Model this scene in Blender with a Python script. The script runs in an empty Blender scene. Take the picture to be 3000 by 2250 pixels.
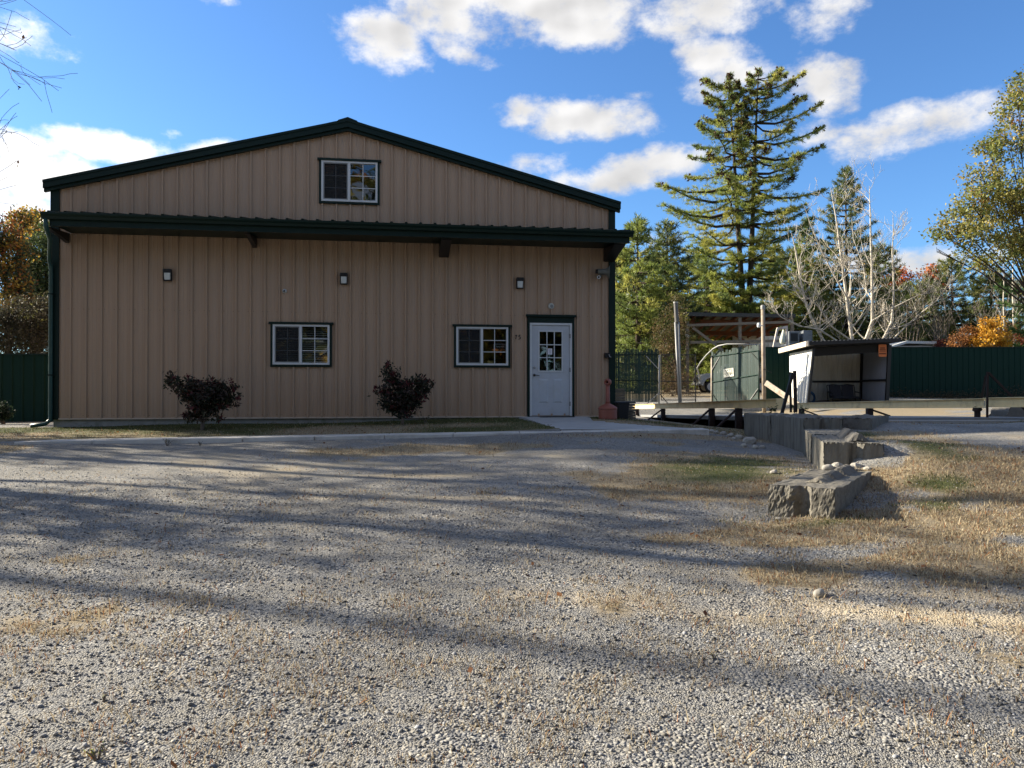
import bpy, bmesh, math, random
import numpy as np
from mathutils import Vector, Matrix

RND = random.Random(11)
NR = np.random.default_rng(11)
C = bpy.context.scene.collection
EYE = 1.68                      # eye height above the gravel under the photographer
F = 2250.0                      # focal length in photograph pixels (3000 wide)
PITCH = math.atan(20.0 / F)
SUN_AZ = math.radians(19.0)     # sun stands to the left, a little ahead
SUN_EL = math.radians(24.0)
SUN = Vector((-math.cos(SUN_AZ) * math.cos(SUN_EL), math.sin(SUN_AZ) * math.cos(SUN_EL), math.sin(SUN_EL)))

def at(px, py, Y):
    """world point at depth Y seen at photograph pixel (px, py)"""
    u = (px - 1500.0) / F
    v = (py - 1125.0) / F
    yd = math.cos(PITCH) + v * math.sin(PITCH)
    zd = math.sin(PITCH) - v * math.cos(PITCH)
    return Vector((u * Y / yd, Y, EYE + zd * Y / yd))

# ---------------------------------------------------------------- objects
def tag(o, label=None, cat=None, group=None, kind=None):
    if label: o['label'] = label
    if cat: o['category'] = cat
    if group: o['group'] = group
    if kind: o['kind'] = kind
    return o

def thing(name, label, cat, loc=(0, 0, 0), rz=0.0, group=None):
    o = bpy.data.objects.new(name, None)
    o.empty_display_size = 0.2
    C.objects.link(o)
    o.location = loc
    o.rotation_euler = (0, 0, rz)
    return tag(o, label, cat, group)

def copy_tree(o, parent=None):
    c = o.copy()
    C.objects.link(c)
    c.parent = parent
    for ch in list(o.children):
        copy_tree(ch, c)
    return c

class MB:
    """collects faces for ONE mesh object"""
    def __init__(self):
        self.v = []; self.f = []; self.m = []
    def add(self, vs, fs, m=0):
        o = len(self.v)
        self.v.extend([tuple(p) for p in vs])
        for f in fs:
            self.f.append(tuple(i + o for i in f)); self.m.append(m)
        return self
    def hexa(self, p, m=0):
        return self.add(p, [(0, 3, 2, 1), (4, 5, 6, 7), (0, 1, 5, 4), (1, 2, 6, 5), (2, 3, 7, 6), (3, 0, 4, 7)], m)
    def box(self, x0, x1, y0, y1, z0, z1, m=0):
        return self.hexa([(x0, y0, z0), (x1, y0, z0), (x1, y1, z0), (x0, y1, z0),
                          (x0, y0, z1), (x1, y0, z1), (x1, y1, z1), (x0, y1, z1)], m)
    def bar(self, a, b, w, h, up=(0, 0, 1), m=0):
        a = Vector(a); b = Vector(b); d = (b - a).normalized(); up = Vector(up)
        s = d.cross(up)
        if s.length < 1e-4: s = d.cross(Vector((1, 0, 0)))
        s.normalize(); t = s.cross(d).normalized()
        s *= w / 2; t *= h / 2
        return self.hexa([a - s - t, a + s - t, a + s + t, a - s + t, b - s - t, b + s - t, b + s + t, b - s + t], m)
    def tube(self, pts, radii, n=8, m=0, cap=True):
        pts = [Vector(p) for p in pts]
        if not isinstance(radii, (list, tuple)): radii = [radii] * len(pts)
        o = len(self.v); k = len(pts)
        ref = None
        for i, p in enumerate(pts):
            d = (pts[min(i + 1, k - 1)] - pts[max(i - 1, 0)])
            if d.length < 1e-9: d = Vector((0, 0, 1))
            d.normalize()
            if ref is None:
                ref = d.cross(Vector((0, 0, 1)))
                if ref.length < 0.1: ref = d.cross(Vector((1, 0, 0)))
            ref = (ref - d * ref.dot(d))
            if ref.length < 1e-6: ref = d.orthogonal()
            ref.normalize(); q = d.cross(ref)
            for j in range(n):
                a = 2 * math.pi * j / n
                self.v.append(tuple(p + (ref * math.cos(a) + q * math.sin(a)) * radii[i]))
        for i in range(k - 1):
            for j in range(n):
                j2 = (j + 1) % n
                self.f.append((o + i * n + j, o + i * n + j2, o + (i + 1) * n + j2, o + (i + 1) * n + j)); self.m.append(m)
        if cap:
            self.f.append(tuple(o + j for j in reversed(range(n)))); self.m.append(m)
            self.f.append(tuple(o + (k - 1) * n + j for j in range(n))); self.m.append(m)
        return self
    def lathe(self, prof, n=24, c=(0, 0, 0), ax=(0, 0, 1), m=0):
        c = Vector(c); ax = Vector(ax).normalized(); e = ax.orthogonal().normalized(); g = ax.cross(e)
        o = len(self.v)
        for r, z in prof:
            for j in range(n):
                a = 2 * math.pi * j / n
                self.v.append(tuple(c + ax * z + (e * math.cos(a) + g * math.sin(a)) * r))
        for i in range(len(prof) - 1):
            for j in range(n):
                j2 = (j + 1) % n
                self.f.append((o + i * n + j, o + i * n + j2, o + (i + 1) * n + j2, o + (i + 1) * n + j)); self.m.append(m)
        self.f.append(tuple(o + j for j in reversed(range(n)))); self.m.append(m)
        self.f.append(tuple(o + (len(prof) - 1) * n + j for j in range(n))); self.m.append(m)
        return self
    def prism(self, poly, fn, d0, d1, m=0):
        """poly: 2-D points, fn(u, v, d) -> world; extruded from d0 to d1"""
        n = len(poly)
        vs = [fn(u, v, d0) for u, v in poly] + [fn(u, v, d1) for u, v in poly]
        fs = [tuple(range(n))[::-1], tuple(range(n, 2 * n))] + [(i, (i + 1) % n, n + (i + 1) % n, n + i) for i in range(n)]
        return self.add(vs, fs, m)
    def build(self, name, mats, parent=None, smooth=False, bevel=0.0, recalc=True):
        me = bpy.data.meshes.new(name)
        me.from_pydata(self.v, [], self.f)
        if not isinstance(mats, (list, tuple)): mats = [mats]
        for k in mats: me.materials.append(k)
        if len(mats) > 1: me.polygons.foreach_set('material_index', self.m)
        if recalc:
            bm = bmesh.new(); bm.from_mesh(me)
            bmesh.ops.recalc_face_normals(bm, faces=bm.faces)
            bm.to_mesh(me); bm.free()
        if smooth:
            me.polygons.foreach_set('use_smooth', [True] * len(me.polygons))
        me.update()
        o = bpy.data.objects.new(name, me)
        C.objects.link(o)
        o.parent = parent
        if bevel:
            b = o.modifiers.new('edge', 'BEVEL'); b.width = bevel; b.segments = 2; b.limit_method = 'ANGLE'
        return o

def mesh_np(name, V, Fc, mat, parent=None, col=None, smooth=False):
    """V (n,3), Fc (m,k) integer faces of equal size, col (n,3) vertex colours"""
    V = np.ascontiguousarray(V, dtype=np.float32); Fc = np.ascontiguousarray(Fc, dtype=np.int32)
    me = bpy.data.meshes.new(name)
    me.vertices.add(len(V)); me.vertices.foreach_set('co', V.ravel())
    k = Fc.shape[1]
    me.loops.add(Fc.size); me.loops.foreach_set('vertex_index', Fc.ravel())
    me.polygons.add(len(Fc))
    me.polygons.foreach_set('loop_start', np.arange(0, Fc.size, k, dtype=np.int32))
    me.polygons.foreach_set('loop_total', np.full(len(Fc), k, dtype=np.int32))
    if smooth: me.polygons.foreach_set('use_smooth', np.ones(len(Fc), dtype=bool))
    me.update(calc_edges=True); me.validate()
    if col is not None:
        a = me.color_attributes.new('tint', 'FLOAT_COLOR', 'POINT')
        rgba = np.ones((len(V), 4), dtype=np.float32); rgba[:, :3] = col
        a.data.foreach_set('color', rgba.ravel())
    me.materials.append(mat)
    o = bpy.data.objects.new(name, me); C.objects.link(o); o.parent = parent
    return o

# ---------------------------------------------------------------- materials
def nmat(name):
    m = bpy.data.materials.new(name); m.use_nodes = True
    nt = m.node_tree; b = nt.nodes['Principled BSDF']
    return m, nt, b

def N(nt, typ, **kw):
    n = nt.nodes.new(typ)
    for k, v in kw.items():
        if k == 'inp':
            for i, x in v.items(): n.inputs[i].default_value = x
        else: setattr(n, k, v)
    return n

def pm(name, col, rough=0.6, metal=0.0, var=0.12, vs=6.0, bump=0.0, bs=60.0, spec=0.4, stretch=(1, 1, 1), wear=None, wear_amt=0.35, wear_s=3.0, alpha=None):
    """painted / plain surface: base colour broken up by noise, optional wear of another colour, optional bump"""
    m, nt, b = nmat(name)
    tc = N(nt, 'ShaderNodeTexCoord'); mp = N(nt, 'ShaderNodeMapping'); mp.inputs['Scale'].default_value = stretch
    nt.links.new(tc.outputs['Object'], mp.inputs['Vector'])
    n1 = N(nt, 'ShaderNodeTexNoise', inp={'Scale': vs, 'Detail': 6.0, 'Roughness': 0.65})
    nt.links.new(mp.outputs[0], n1.inputs['Vector'])
    mr = N(nt, 'ShaderNodeMapRange', inp={'From Min': 0.25, 'From Max': 0.75, 'To Min': 1 - var, 'To Max': 1 + var})
    nt.links.new(n1.outputs['Fac'], mr.inputs['Value'])
    vm = N(nt, 'ShaderNodeVectorMath', operation='SCALE'); vm.inputs[0].default_value = col
    nt.links.new(mr.outputs[0], vm.inputs['Scale'])
    out = vm.outputs[0]
    if wear is not None:
        n3 = N(nt, 'ShaderNodeTexNoise', inp={'Scale': wear_s, 'Detail': 8.0, 'Roughness': 0.7})
        nt.links.new(mp.outputs[0], n3.inputs['Vector'])
        r3 = N(nt, 'ShaderNodeMapRange', inp={'From Min': 0.5, 'From Max': 0.62, 'To Min': 0.0, 'To Max': wear_amt})
        nt.links.new(n3.outputs['Fac'], r3.inputs['Value'])
        mx = N(nt, 'ShaderNodeMix', data_type='RGBA'); nt.links.new(r3.outputs[0], mx.inputs['Factor'])
        nt.links.new(out, mx.inputs['A']); mx.inputs['B'].default_value = (*wear, 1)
        out = mx.outputs['Result']
    nt.links.new(out, b.inputs['Base Color'])
    b.inputs['Roughness'].default_value = rough; b.inputs['Metallic'].default_value = metal
    b.inputs['Specular IOR Level'].default_value = spec
    if alpha is not None: b.inputs['Alpha'].default_value = alpha
    if bump:
        n2 = N(nt, 'ShaderNodeTexNoise', inp={'Scale': bs, 'Detail': 5.0, 'Roughness': 0.6})
        nt.links.new(mp.outputs[0], n2.inputs['Vector'])
        bp = N(nt, 'ShaderNodeBump', inp={'Strength': min(1.0, bump), 'Distance': 0.01 if bump <= 1 else 0.01 * bump})
        nt.links.new(n2.outputs['Fac'], bp.inputs['Height']); nt.links.new(bp.outputs[0], b.inputs['Normal'])
    return m

def leaf_mat(name, rough=0.6, trans=0.35, spec=0.25):
    """colour comes leaf by leaf from the mesh ('tint'); part of the light passes through"""
    m, nt, b = nmat(name)
    a = N(nt, 'ShaderNodeAttribute', attribute_name='tint')
    nt.links.new(a.outputs['Color'], b.inputs['Base Color'])
    b.inputs['Roughness'].default_value = rough; b.inputs['Specular IOR Level'].default_value = spec
    t = N(nt, 'ShaderNodeBsdfTranslucent'); nt.links.new(a.outputs['Color'], t.inputs['Color'])
    ms = N(nt, 'ShaderNodeMixShader'); ms.inputs[0].default_value = trans
    nt.links.new(b.outputs[0], ms.inputs[1]); nt.links.new(t.outputs[0], ms.inputs[2])
    nt.links.new(ms.outputs[0], nt.nodes['Material Output'].inputs['Surface'])
    return m

LEAF = leaf_mat('leaf', 0.55, 0.4)
NEEDLE = leaf_mat('needle', 0.45, 0.5, .4)
STRAW = leaf_mat('straw', 0.7, 0.3)

M = {}
M['siding'] = pm('tan_siding', (0.405, 0.282, 0.193), 0.45, 0, 0.06, 2.0, 0.02, 3, 0.45, (6, 6, 0.35), wear=(0.30, 0.25, 0.21), wear_amt=0.16, wear_s=1.1)
M['green'] = pm('green_trim', (0.0045, 0.018, 0.0145), 0.45, 0, 0.15, 5, 0, 60, 0.22)
M['greenfence'] = pm('green_fence', (0.004, 0.026, 0.019), 0.6, 0, 0.12, 3, 0, 60, 0.15, (4, 4, 0.4))
M['white'] = pm('white_vinyl', (0.60, 0.62, 0.63), 0.4, 0, 0.04, 9)
M['doorpaint'] = pm('door_paint', (0.47, 0.50, 0.54), 0.42, 0, 0.05, 7, wear=(0.40, 0.40, 0.38), wear_amt=0.25, wear_s=5)
M['screen'] = pm('grey_muntin', (0.16, 0.17, 0.18), 0.5)
M['concrete'] = pm('concrete_path', (0.56, 0.54, 0.50), 0.85, 0, 0.14, 3.5, 0.25, 60, 0.25, wear=(0.24, 0.225, 0.20), wear_amt=0.5, wear_s=1.3)
M['foundation'] = pm('foundation', (0.30, 0.30, 0.29), 0.9, 0, 0.15, 6, 0.25, 40, 0.2, wear=(0.10, 0.12, 0.07), wear_amt=0.5, wear_s=4)
M['black'] = pm('black_metal', (0.012, 0.012, 0.013), 0.45, 0, 0.1)
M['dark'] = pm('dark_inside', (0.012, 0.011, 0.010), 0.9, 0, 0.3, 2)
M['grey'] = pm('grey_metal', (0.22, 0.23, 0.23), 0.45, 0.3, 0.15)
M['galv'] = pm('galvanised', (0.29, 0.29, 0.28), 0.55, 0.15, 0.15, 8)
M['terracotta'] = pm('terracotta_plastic', (0.26, 0.085, 0.058), 0.55, 0, 0.1, 6, 0.05, 100)
M['rust'] = pm('rusty_steel', (0.032, 0.018, 0.014), 0.8, 0.1, 0.35, 9, 0.3, 80)
M['rail'] = pm('cream_rail', (0.86, 0.66, 0.34), 0.6, 0, 0.10, 2.5, 0.05, 60, 0.3, wear=(0.22, 0.11, 0.05), wear_amt=0.3, wear_s=1.6)
M['wood'] = pm('weathered_wood', (0.24, 0.21, 0.17), 0.85, 0, 0.25, 5, 0.3, 50, 0.2, (1, 1, 6))
M['palewood'] = pm('pale_board', (0.60, 0.52, 0.42), 0.8, 0, 0.2, 5, 0.2, 50, 0.2, wear=(0.30, 0.22, 0.14), wear_amt=0.6, wear_s=6)
M['rafter'] = pm('brown_rafter', (0.19, 0.068, 0.030), 0.8, 0, 0.25, 5)
M['cream'] = pm('cream_panel', (0.66, 0.64, 0.57), 0.5, 0, 0.07, 3, 0, 60, 0.4, (3, 3, 0.5), wear=(0.42, 0.38, 0.30), wear_amt=0.3, wear_s=2)
M['bark'] = pm('dark_bark', (0.055, 0.043, 0.034), 0.9, 0, 0.35, 6, 0.6, 25, 0.15, (1, 1, 0.3))
M['palebark'] = pm('pale_bark', (0.52, 0.475, 0.40), 0.8, 0, 0.22, 7, 0.3, 30, 0.2, (1, 1, 0.5), wear=(0.20, 0.17, 0.13), wear_amt=0.45, wear_s=5)
M['twig'] = pm('grey_twig', (0.17, 0.14, 0.115), 0.85, 0, 0.25, 5)
M['rubber'] = pm('tyre_rubber', (0.018, 0.018, 0.018), 0.8, 0, 0.2)
# ---------------------------------------------------------------- terrain (heights are relative to the eye)
def tps_fit(P, smooth=0.02):
    P = np.array(P, float); n = len(P)
    d = np.hypot(P[:, None, 0] - P[None, :, 0], P[:, None, 1] - P[None, :, 1])
    K = np.where(d > 0, d * d * np.log(np.maximum(d, 1e-9)), 0) + np.eye(n) * smooth
    A = np.zeros((n + 3, n + 3)); A[:n, :n] = K
    A[:n, n] = 1; A[:n, n + 1] = P[:, 0]; A[:n, n + 2] = P[:, 1]; A[n:, :n] = A[:n, n:].T
    w = np.linalg.solve(A, np.concatenate([P[:, 2], np.zeros(3)]))
    return P, w
def tps(fit, x, y):
    P, w = fit; x = np.asarray(x, float); y = np.asarray(y, float)
    out = w[-3] + w[-2] * x + w[-1] * y
    for i in range(len(P)):
        r2 = (x - P[i, 0]) ** 2 + (y - P[i, 1]) ** 2
        out = out + w[i] * 0.5 * r2 * np.log(np.maximum(r2, 1e-12))
    return out

FAR = [(0, 60, -.1), (-30, 60, -.3), (25, 60, .05), (60, 60, .2), (-60, 60, -.2), (0, 100, .3), (60, 100, .6), (-60, 100, .2), (-40, 20, -.9), (-40, 0, -1.6), (40, 0, -1.4), (45, 25, -.5),
       (0, -30, -1.7), (40, -30, -1.7), (-40, -30, -1.7)]
LP = FAR + [(0, 0, -1.68), (-6, 0, -1.68), (6, 0, -1.66), (0, 3, -1.57), (-3, 3, -1.57), (2.5, 3, -1.57), (0, 5, -1.43), (-5, 5, -1.46), (4, 5, -1.40),
      (0, 7.5, -1.24), (-6, 7, -1.30), (2.5, 7.4, -1.25), (0, 10, -1.06), (-6, 9.5, -1.12), (3.3, 9.2, -1.03), (-8, 12.6, -.93), (-10, 13, -.93), (3.5, 14.4, -.84), (-2, 13.5, -.885),
      (4.4, 12.8, -1.0), (4.1, 11.2, -1.03), (4.45, 14.2, -.93), (4.5, 15.7, -.90), (-9.7, 16.0, -.76), (-3, 17.0, -.69), (2.4, 17.7, -.64), (2.9, 19, -.70), (4.4, 18, -.84), (5.3, 22.7, -1.0), (5.3, 30, -1.13), (4.6, 36, -1.1),
      (7, 40, -.72), (7, 43, -.48), (4, 46, -.4), (8, 51, -.14), (12, 51, -.12), (-12, 16, -.80), (-12, 21, -.84), (-20, 21, -.9), (-15, 12, -1.0), (-20, 32, -.9), (-12, 3, -1.6), (0, 26, -.7), (-5, 35, -.6), (2, 34, -.9)]
RP = FAR + [(8, 0, -1.66), (3, 0, -1.67), (3, 3, -1.57), (8, 3, -1.55), (3, 5, -1.41), (6, 5, -1.38), (10, 5, -1.35), (3.8, 7.3, -1.17), (7, 7.5, -1.08), (4.25, 8.9, -.95), (4.62, 9.35, -.70), (5.0, 10.4, -.68), (8, 9, -.88), (5.4, 11, -.76), (8, 11, -.71),
      (6.0, 13.3, -.63), (7, 15, -.60), (11, 15.7, -.58), (6, 15.6, -.63), (15, 8, -.9), (15, 15, -.6), (11.6, 18, -.70), (13, 24, -.86), (15, 28, -.86), (12.5, 37, -.78), (13.5, 35, -.74), (16, 37, -.50),
      (16, 40, -.36), (23, 40, -.36), (22, 30, -.7), (20, 20, -.6), (25, 50, 0), (7, 17.2, -.95), (10, 17.2, -.95), (8, 24, -1.15), (8, 32, -1.35), (9, 36, -1.3), (7, 43, -.48), (8, 51, -.14), (14, 51, -.1), (28, 42, -.3)]
LF, RF = tps_fit(LP), tps_fit(RP)
WALLX = np.array([[-99, 2.2], [6.0, 2.2], [7.45, 2.82], [9.06, 3.9], [9.25, 4.05], [12.6, 5.1], [15.7, 5.08], [16.0, 5.95], [37.0, 5.95], [40, 5.95], [200, 5.95]])
def zr(x, y):
    x = np.asarray(x, float); y = np.asarray(y, float)
    xw = np.interp(y, WALLX[:, 0], WALLX[:, 1])
    wdt = np.interp(y, [0, 5, 7.3, 7.6, 15.8, 16, 37, 39, 42], [4, 2.5, .35, .14, .14, .2, .2, 1.5, 4])
    t = np.clip((x - xw) / wdt * 0.5 + 0.5, 0, 1); t = t * t * (3 - 2 * t)
    z = tps(LF, x, y) * (1 - t) + tps(RF, x, y) * t
    r = np.hypot(x, y - 10)
    k = np.clip((r - 70) / 60, 0, 1); k = k * k * (3 - 2 * k)
    z = z * (1 - k) + 0.25 * k
    # bed of the concrete ramp
    u_ = (x + .16) * math.cos(math.radians(8.6)) + (y - 17.62) * math.sin(math.radians(8.6)); s_ = y - .151 * x
    a_ = np.clip((s_ - 14.75) / 2.9, 0, 1)
    inside = (s_ > 14.2) & (s_ < 17.75) & (x > .92 - .95 * a_ + .06) & (x < 3.72 - 1.95 * np.clip(a_ * 1.7, 0, 1) - .06)
    z = z - .14 * inside
    # shallow ruts and dips of the lot
    z = z + 0.018 * np.sin(x * 1.1 + y * .35) * np.cos(y * .8 - x * .3) * (r < 14)
    return z
def gz(x, y): return float(zr(x, y)) + EYE

def vnoise(x, y, s, seed=0):
    """value noise, 0..1"""
    x = np.asarray(x, float) * s + seed * 17.3; y = np.asarray(y, float) * s - seed * 9.1
    xi = np.floor(x); yi = np.floor(y); fx = x - xi; fy = y - yi
    fx = fx * fx * (3 - 2 * fx); fy = fy * fy * (3 - 2 * fy)
    def h(a, b):
        q = np.sin(a * 127.1 + b * 311.7 + seed * 3.7) * 43758.5453
        return q - np.floor(q)
    return (h(xi, yi) * (1 - fx) + h(xi + 1, yi) * fx) * (1 - fy) + (h(xi, yi + 1) * (1 - fx) + h(xi + 1, yi + 1) * fx) * fy
def fbm(x, y, s, seed=0):
    return (vnoise(x, y, s, seed) * .5 + vnoise(x, y, s * 2.1, seed + 1) * .27 + vnoise(x, y, s * 4.3, seed + 2) * .15 + vnoise(x, y, s * 9, seed + 3) * .08)
def sm(a, b, v):
    t = np.clip((v - a) / (b - a), 0, 1); return t * t * (3 - 2 * t)
def blob(x, y, cx, cy, sx, sy, rot=0.0):
    c, s = math.cos(rot), math.sin(rot); dx = x - cx; dy = y - cy
    u = (dx * c + dy * s) / sx; v = (-dx * s + dy * c) / sy
    return np.exp(-(u * u + v * v))

def ground_cover(x, y):
    """how much dry grass, green grass and pale dust lies at a place (0..1 each)"""
    n1 = fbm(x, y, .55, 3); n2 = fbm(x, y, 1.6, 9); n3 = fbm(x, y, .28, 21)
    s = y - .151 * x
    xw = np.interp(y, WALLX[:, 0], WALLX[:, 1])
    # dry grass
    dry = 0.85 * blob(x, y, -1.6, 12.2, 2.6, 0.75, .12)                       # below the path
    dry = np.maximum(dry, .8 * blob(x, y, 2.3, 13.0, 2.2, .45, .1))
    dry = np.maximum(dry, 1.0 * blob(x, y, 2.0, 8.9, 1.9, 1.0, .0))           # in front of the blocks
    dry = np.maximum(dry, .95 * blob(x, y, 3.2, 7.0, 1.9, .75, .1))
    dry = np.maximum(dry, .95 * blob(x, y, 3.4, 5.9, 2.2, .55, .0))
    dry = np.maximum(dry, 1.0 * blob(x, y, 5.2, 8.2, 1.7, 1.3, .2))
    dry = np.maximum(dry, 1.0 * blob(x, y, 5.5, 10.6, 1.15, 2.3, -.1))
    dry = np.maximum(dry, .75 * blob(x, y, 3.8, 3.4, .8, .6, 0))
    dry = np.maximum(dry, .8 * blob(x, y, -8.6, 12.2, 1.4, .8, 0))
    dry = np.maximum(dry, .45 * blob(x, y, .9, 4.9, 2.0, .35, -.15))
    dry = np.maximum(dry, .26 * blob(x, y, -2.9, 4.9, 1.4, .5, .1))
    dry = np.maximum(dry, .36 * blob(x, y, -3.6, 6.4, 1.2, .35, .1))
    dry = np.maximum(dry, .38 * blob(x, y, 2.2, 4.2, 1.6, .5, -.1))
    dry = np.maximum(dry, .95 * blob(x, y, 2.8, 10.4, 1.3, 1.9, -.25))
    dry = sm(.34, .72, dry * .75 + (n2 - .5) * .85 + (n1 - .5) * .5 + .12)
    strip = sm(14.55, 14.9, s) * (1 - sm(17.6, 17.9, s)) * (1 - sm(3.2, 4.6, x))      # lawn between path and wall
    side = sm(14.3, 15.2, s) * sm(2.6, 3.6, x) * (1 - sm(0, .4, x - xw)) * (1 - sm(24, 34, y))
    dry = np.maximum(dry, strip * .9); dry = np.maximum(dry, side * .9)
    lit = sm(13.0, 13.6, s) * (1 - sm(14.0, 14.2, s)) * .8 * sm(-.35, .1, n2 - .5 + .1) * (x > -8.4) * sm(-1, 3, x)
    dry = np.maximum(dry, lit)
    yard = (x > 10.8) * sm(16, 20, y) * sm(.45, .62, n1) * .8
    dry = np.maximum(dry, yard)
    dry = np.maximum(dry, sm(41, 46, y) * .9)
    # green within the grass
    gr = 1.0 * blob(x, y, 2.9, 10.2, 1.2, 1.7, -.25)
    gr = np.maximum(gr, .75 * blob(x, y, 4.3, 7.6, 1.0, .5, .2)); gr = np.maximum(gr, .7 * blob(x, y, 2.3, 7.6, .8, .5, 0))
    gr = np.maximum(gr, .9 * blob(x, y, 5.1, 10.2, .8, 1.6, -.15)); gr = np.maximum(gr, .95 * blob(x, y, 4.6, 8.2, .5, .55, .4))
    gr = np.maximum(gr, .7 * blob(x, y, 5.5, 12.4, .5, 1.3, 0)); gr = np.maximum(gr, .8 * blob(x, y, 9.3, 14.9, 1.6, .35, 0))
    gr = np.maximum(gr, .7 * blob(x, y, 3.0, 7.2, .9, .25, .1))
    green = sm(.35, .8, gr * .9 + (n2 - .5) * .7)
    green = np.maximum(green, strip * sm(.25, .5, n1 * .6 + .4 * sm(16.0, 17.4, s)))
    green = np.maximum(green, side * .3)
    # pale trodden dust / sand
    dust = .55 * sm(.52, .72, n1) * (y < 12) * (s < 13.8)
    dust = np.maximum(dust, .95 * blob(x, y, 3.6, 4.5, 2.6, .25, -.32)); dust = np.maximum(dust, .7 * blob(x, y, 2.6, 5.35, 2.4, .22, -.34)); dust = np.maximum(dust, .6 * blob(x, y, -1.0, 8.4, 3.5, .2, -.06)); dust = np.maximum(dust, .6 * blob(x, y, -1.0, 9.9, 3.5, .2, -.02))
    dust = np.maximum(dust, .55 * blob(x, y, -1.5, 11.0, 4.0, .35, .12)); dust = np.maximum(dust, .55 * blob(x, y, -3.5, 9.2, 2.6, .3, -.05))
    dust = np.maximum(dust, .5 * blob(x, y, .6, 5.2, 2.4, .35, -.3))
    dust = sm(.3, .85, dust + (n2 - .5) * .6)
    return dry, green, dust

def axis(pts):
    out = []
    for a, b, st in pts:
        out += list(np.arange(a, b - 1e-6, st))
    return np.array(out + [pts[-1][1]])
gx = axis([(-600, -120, 60), (-120, -40, 10), (-40, -14, 1.3), (-14, -8, .3), (-8, 8, .085), (8, 13, .2), (13, 26, .65), (26, 50, 2), (50, 120, 10), (120, 600, 60)])
gy = axis([(-300, -60, 40), (-60, -6, 4), (-6, 1.5, .5), (1.5, 5, .06), (5, 10, .08), (10, 16.5, .1), (16.5, 24, .25), (24, 48, .6), (48, 80, 2), (80, 160, 10), (160, 900, 80)])
X, Y = np.meshgrid(gx, gy)
Zr = zr(X.ravel(), Y.ravel()) + EYE
dry, green, dust = ground_cover(X.ravel(), Y.ravel())
V = np.stack([X.ravel(), Y.ravel(), Zr], 1)
nx, ny = len(gx), len(gy)
ii = (np.arange(ny - 1)[:, None] * nx + np.arange(nx - 1)[None, :]).ravel()
Fc = np.stack([ii, ii + 1, ii + nx + 1, ii + nx], 1)

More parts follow.
